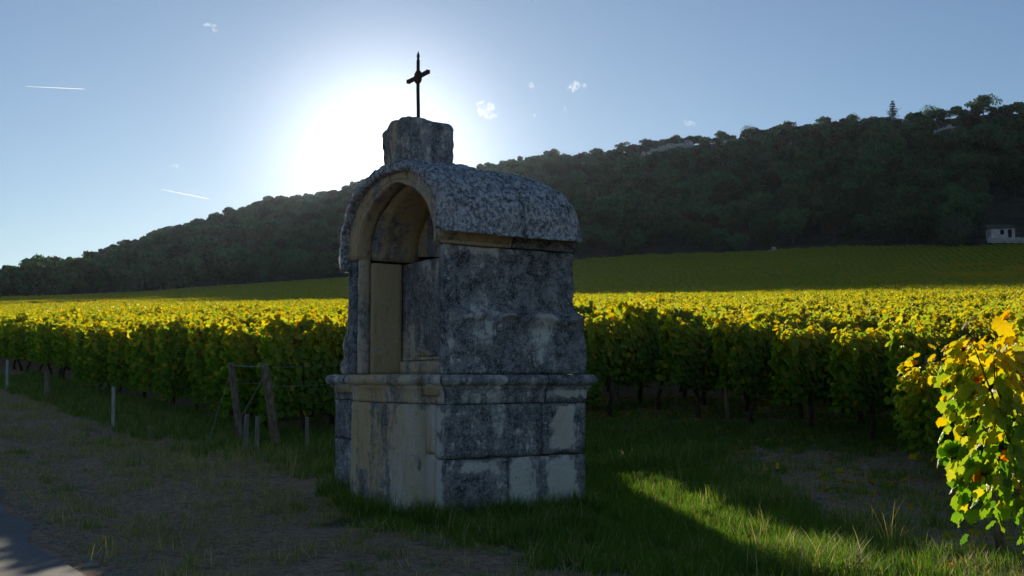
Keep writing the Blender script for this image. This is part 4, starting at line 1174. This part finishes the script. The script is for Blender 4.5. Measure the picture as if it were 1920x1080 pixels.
# 300 nearest in view are individuals
vis = np.abs(Bt[:, 0]/Bt[:, 1]) < .49
order = np.argsort(np.where(vis, Bt[:, 1]-60*(rgt.random(len(Bt)) < .0), 1e9)); ind = order[:255]; m_ = np.ones(len(Bt), bool); m_[ind] = False
gtrees = 'forest trees on the hillside'
def tree(X, Y, pr, s, label, name='tree', group=gtrees, rz=None, sz=None):
    r = empty(name, (X, Y, ground(X, Y)), rgt.uniform(0, 6.28) if rz is None else rz); r.scale = (s, s, s*(sz or rgt.uniform(.9, 1.15)))
    link('trunk', pr[1], r); link('crown', pr[0], r); tag(r, label, 'tree', group); return r
for k in ind:
    X, Y = Bt[k]; u = pxu(X, Y); f = Y-np.interp(X/Y, TF, FD)
    pos = 'left of the shrine' if u < 860 else ('right of the shrine' if u < 1500 else 'near the white hut')
    edge = 'at the forest edge' if f < 9 else 'in the lower forest'
    if rgt.random() < .05 and u > 1200:
        tree(X, Y, RUSTT, rgt.uniform(.8, 1.1), f'rusty brown autumn tree {edge}, {pos}', group='autumn coloured trees in the forest')
    else:
        tree(X, Y, TREES[rgt.integers(0, 6)], rgt.uniform(.75, 1.35)*(1.1 if u > 1500 else 1), f'dark green broadleaf tree {edge}, {pos}')
Bm = Bt[m_]; n = len(Bm)
far_s = np.where(Bm[:, 1] > 600, 1.05, 1.0)
tcol = proto_coll('woodtree', [t_[0] for t_ in TREES]+[RUSTT[0], OLIVET, DARKT])
q_ = rgt.random(n); pk = np.where((q_ < .05) & (Bm[:, 0] > 60), 6, np.where(q_ < .17, 7, np.where(q_ < .30, 8, rgt.integers(0, 6, n))))
o = gn_scatter('hillside_forest', np.column_stack([Bm, ground_np(Bm[:, 0], Bm[:, 1])]), rgt.uniform(0, 6.28, n), np.clip(rgt.normal(1.0, .24, n), .55, 1.5)*far_s*np.interp(pxu(Bm[:, 0], Bm[:, 1]), [-50, 350], [.6, 1]), pk, tcol)
tag(o, 'dense dark broadleaf forest covering both hills behind the vineyard', 'forest', kind='stuff')
n = len(St); scol = proto_coll('bush', SHRUB)
o = gn_scatter('hilltop_scrub', np.column_stack([St, ground_np(St[:, 0], St[:, 1])]), rgt.uniform(0, 6.28, n), rgt.uniform(.9, 2.7, n), rgt.integers(0, 4, n), scol)
tag(o, 'low brown and green scrub on the upper slope of the right hill', 'scrub', kind='stuff')
# skyline trees
def on_ridge(u, back=4):
    t_ = (u-960)/2010; Yr_ = float(np.interp(t_, TRt, RD))-back; return t_*Yr_, Yr_
sky_list = [(905, .8), (948, 1.1), (968, .9), (990, .8), (1022, .75), (1035, .7), (1068, .6), (1085, .55), (1120, .8), (1155, .7), (1172, 1.0), (1190, 1.05), (1215, 1.0), (1232, .95), (1275, 1.05), (1318, .85), (1335, .9), (1358, .95), (1382, .8), (1420, .9), (1440, .7), (1462, .75), (1487, 1.05), (1520, .85), (1556, 1.0), (1572, .75), (1610, .95), (1634, 1.0), (1652, .9), (1722, .7), (1740, .75), (1768, 1.0), (1785, .85), (1863, 1.25), (1905, 1.0), (1940, .9)]+[(u_, .62) for u_ in (1178, 1224, 1250, 1262, 1300, 1345, 1410, 1430, 1452, 1474, 1503, 1540, 1590, 1600, 1622, 1645, 1668, 1705, 1730, 1752, 1800, 1820, 1845, 1880, 1893, 1918)]
for i, (u, s) in enumerate(sky_list):
    X, Y = on_ridge(u, rgt.uniform(1, 8))
    lab = 'tallest round crowned tree standing alone on the skyline at far right' if u == 1863 else ('round tree on the skyline cut close to the right edge' if u == 1905 else 'open crowned oak standing on the skyline of the right hill')
    tree(X, Y, OPEN[(i*7+i//3) % 4], s*(1.0 if u > 1150 else 1.25)*(1+.28*math.sin(i*2.7)), lab, 'skyline_tree', 'open trees along the skyline', sz=1.0)
X, Y = on_ridge(1690, 3); tree(X, Y, CONI, 1.15, 'dark layered conifer rising alone from the skyline of the right hill', 'conifer_tree', 'conifer', sz=1.0)
for u, s, Y, lab in ((1800, 1.0, 233, 'pale green rounded bushy tree at the forest edge left of the white hut'),):
    tree((u-960)/2000*Y, Y, PALET, s, lab, 'tree', 'pale trees at the forest edge')
# left skyline
for i, u in enumerate((38, 10, 75, 240, 262, 350, 470, 640, 655)):
    X, Y = on_ridge(u, 3); tree(X, Y, OPEN[i % 4], 1.25 if u in (38, 655) else .95, 'taller ragged tree on the low left end of the skyline' if u < 100 else 'ragged tree sticking out of the skyline of the left hill', 'skyline_tree', 'open trees along the skyline', sz=1.0)

# rock outcrops near the ridge
# hut, dry stone wall, markers
def box(x0, x1, y0, y1, z0, z1):
    return [(x0, y0, z0), (x1, y0, z0), (x1, y1, z0), (x0, y1, z0), (x0, y0, z1), (x1, y0, z1), (x1, y1, z1), (x0, y1, z1)], [(3, 2, 1, 0), (4, 5, 6, 7), (0, 1, 5, 4), (1, 2, 6, 5), (2, 3, 7, 6), (3, 0, 4, 7)]
HY = 229; HX = (1888-960)/2000*HY
hz = wp(1888, 447, HY).z
hut = empty('stone_hut', (HX, HY, hz), math.radians(-6)); tag(hut, 'small white stone hut with slate roof at the forest edge, far right', 'hut')
w2 = 2.45
V, F = join([box(-w2, -.62, 0, .35, 0, 2.2), box(.22, 1.0, 0, .35, 0, 2.2), box(1.85, w2, 0, .35, 0, 2.2), box(-.62, .22, 0, .35, 0, .85), box(-.62, .22, 0, .35, 1.9, 2.2), box(1.0, 1.85, 0, .35, 1.95, 2.2),
             box(-w2, -w2+.35, .35, 3.6, 0, 2.2), box(w2-.35, w2, .35, 3.6, 0, 2.2), box(-w2+.35, w2-.35, 3.25, 3.6, 0, 2.9)])
link('wall', mesh('wall', V, F, False, None, M_HUT), hut)
V = [(-w2-.3, -.35, 2.15), (w2+.3, -.35, 2.15), (w2+.3, 3.9, 3.35), (-w2-.3, 3.9, 3.35), (-w2-.3, -.35, 2.32), (w2+.3, -.35, 2.32), (w2+.3, 3.9, 3.52), (-w2-.3, 3.9, 3.52)]
link('roof', mesh('roof', V, box(0, 1, 0, 1, 0, 1)[1], False, None, M_SLATE), hut)
link('window', mesh('window', *box(-.62, .22, .24, .30, .85, 1.9), False, None, M_DARK), hut)
fr = join([box(-.70, -.62, -.05, .02, .80, 1.95), box(.22, .30, -.05, .02, .80, 1.95), box(-.62, .22, -.05, .02, 1.9, 1.98), box(-.72, .32, -.08, .02, .74, .82)])
link('window_frame', mesh('window_frame', *fr, False, None, M_CLIFF), hut)
rows_ = []
for k in range(7):
    for q in range(11):
        y0 = -.4+k*.6; x0_ = -w2-.32+q*.505+(k % 2)*.1
        zt = 2.34+(y0+.35)*.2824
        rows_.append(box(x0_, x0_+.47, y0, y0+.66, zt+.02*((k*q) % 3), zt+.07+.02*((k*q) % 3)))
V, F = join(rows_)
for v in V: v.z += 0
V = [Vector((v.x, v.y, v.z+.2824*((v.y+.4) % .6 if False else 0))) for v in V]
sl_ = link('slates', mesh('slates', V, F, False, None, M_SLATE), hut); sl_['kind'] = 'stuff'
link('door', mesh('door', *box(1.0, 1.85, .24, .30, 0, 1.95), False, None, M_DARK), hut)
wl = empty('dry_stone_wall', (HX, HY-2.0, hz-1.2)); tag(wl, 'low dry stone wall running below the white hut', 'stone wall')
wst = [pebble('stone', 1, i*1.9, M_CLIFF, (.34, .22, .17), 1, .35) for i in range(4)]
for r_ in range(4):
    for k in range(26):
        o = link('stone', wst[(k+r_) % 4], wl, None, (-4.2+k*.42+(r_ % 2)*.2, random.uniform(-.05, .05)+k*0, .1+r_*.30)); o.rotation_euler = (random.uniform(-.2, .2), random.uniform(-.2, .2), random.uniform(-.3, .3)); o.scale = (1, 1, random.uniform(.8, 1.15))
mb = wp(1444, 468, 263); 
grid_box('stone_marker', mb.x-.5, mb.x+.5, mb.y-4, mb.y-3.2, ground(mb.x, mb.y-4)-.3, ground(mb.x, mb.y-4)+2.3, M_CLIFF, .4, .05, .08, parent=None)
tag(bpy.data.objects['stone_marker'], 'white upright stone marker at the top edge of the vineyard', 'marker')
me = mesh('rubble', *box(-.6, .6, -.3, .3, 0, 1.5), False, None, M_CLIFF)
mx = wp(1431, 468, 262); V, F = tube([(0, 0, -.2), (.1, 0, .9), (.5, 0, 1.9)], [.5, .35, .1], 6)
o = link('stone_marker', mesh('stone_marker', V, F, False, None, M_CLIFF), None, None, (mx.x, mx.y-4, ground(mx.x, mx.y-4))); tag(o, 'small leaning white stone just left of the upright marker', 'marker')

# ------------------------------------------------------------------ clouds and contrails (far beyond the hills)
def cloud_mat():
    t = NT('thin cloud'); o = t.obj(); n = t.noise(o, .03, 8, .72, None, .6)
    pv = t.t.nodes.new('ShaderNodeVolumePrincipled'); pv.inputs['Color'].default_value = (1, 1, 1, 1); pv.inputs['Anisotropy'].default_value = .45
    t.put(pv.inputs['Density'], t.math('MULTIPLY', t.ss(n, .44, .72), .022)); t.t.links.new(pv.outputs[0], t.out.inputs['Volume'])
    return t.m
M_CLOUD = cloud_mat()
CY_ = 5200
def cloud(u, v, wpx, hpx, n, label, seed):
    c = wp(u, v, CY_); px = CY_/2000; rs = random.Random(seed); parts = []
    V = []; F = []
    for i in range(n):
        bm = bmesh.new(); bmesh.ops.create_icosphere(bm, subdivisions=2, radius=1)
        rx = wpx*px*rs.uniform(.12, .26); rz_ = hpx*px*rs.uniform(.16, .34)
        ox, oz = rs.gauss(0, .2)*wpx*px, rs.gauss(0, .2)*hpx*px; oy = rs.uniform(-40, 40)
        o = len(V)
        for vv in bm.verts:
            d = 1+.5*fb(vv.co+Vector((seed+i, 0, 0)), 1.2, 3); V.append(Vector((vv.co.x*rx*d+ox, vv.co.y*rx*.8*d+oy, vv.co.z*rz_*d+oz)))
        bm.faces.ensure_lookup_table()
        for f in bm.faces: F.append(tuple(q.index+o for q in f.verts))
        bm.free()
    o = link('cloud', mesh('cloud', V, F, True, None, M_CLOUD), None, None, c); tag(o, label, 'cloud')
cloud(1076, 162, 40, 28, 9, 'largest white wisp of cloud right of the cross', 1)
cloud(998, 161, 16, 20, 6, 'small white cloud between the cross and the largest wisp', 2)
cloud(914, 208, 44, 38, 9, 'hazy bright cloud just right of the sun glow above the shrine', 3)
cloud(1058, 204, 14, 14, 4, 'tiny cloud fleck under the largest wisp', 4)
cloud(398, 46, 26, 18, 5, 'small faint cloud high in the upper left sky', 5)
cloud(332, 311, 22, 9, 5, 'small flat cloud low in the left sky', 6)
cloud(1292, 232, 34, 15, 7, 'white cloud peeping over the skyline trees', 7)
cloud(1000, 222, 16, 12, 4, 'faint cloud fleck between the hazy cloud and the tiny fleck', 8)
def contrail(u0, v0, u1, v1, r, label):
    a = wp(u0, v0, CY_); b = wp(u1, v1, CY_); V, F = tube([Vector((0, 0, 0)), (b-a)*.3, (b-a)*.7, b-a], [r*.35, r*.7, r, r*.8], 8, False)
    t = NT('contrail'); em = t.n('ShaderNodeBsdfTranslucent', Color=(.95, .95, .97, 1)).outputs[0]; mx = t.n('ShaderNodeMixShader'); mx.inputs[0].default_value = .3
    t.t.links.new(t.n('ShaderNodeBsdfTransparent').outputs[0], mx.inputs[1]); t.t.links.new(em, mx.inputs[2])
    o = link('contrail', mesh('contrail', V, F, True, None, t.done(mx.outputs[0])), None, None, a); tag(o, label, 'contrail')
contrail(48, 162, 158, 167, 2.4, 'thin white contrail at the far left of the sky')
contrail(302, 355, 392, 373, 2.6, 'thin white contrail sloping down above the left hill')

# ------------------------------------------------------------------ haze in the evening air
V, F = box(-4500, 4500, -4500, 4500, -6, 235)
t = NT('haze'); pv = t.t.nodes.new('ShaderNodeVolumePrincipled'); pv.inputs['Color'].default_value = (.62, .76, 1, 1)
pv.inputs['Density'].default_value = .00003; pv.inputs['Anisotropy'].default_value = .6
t.t.links.new(pv.outputs[0], t.out.inputs['Volume'])
tag(link('haze', mesh('haze', V, F, False, None, t.m)), kind='stuff')
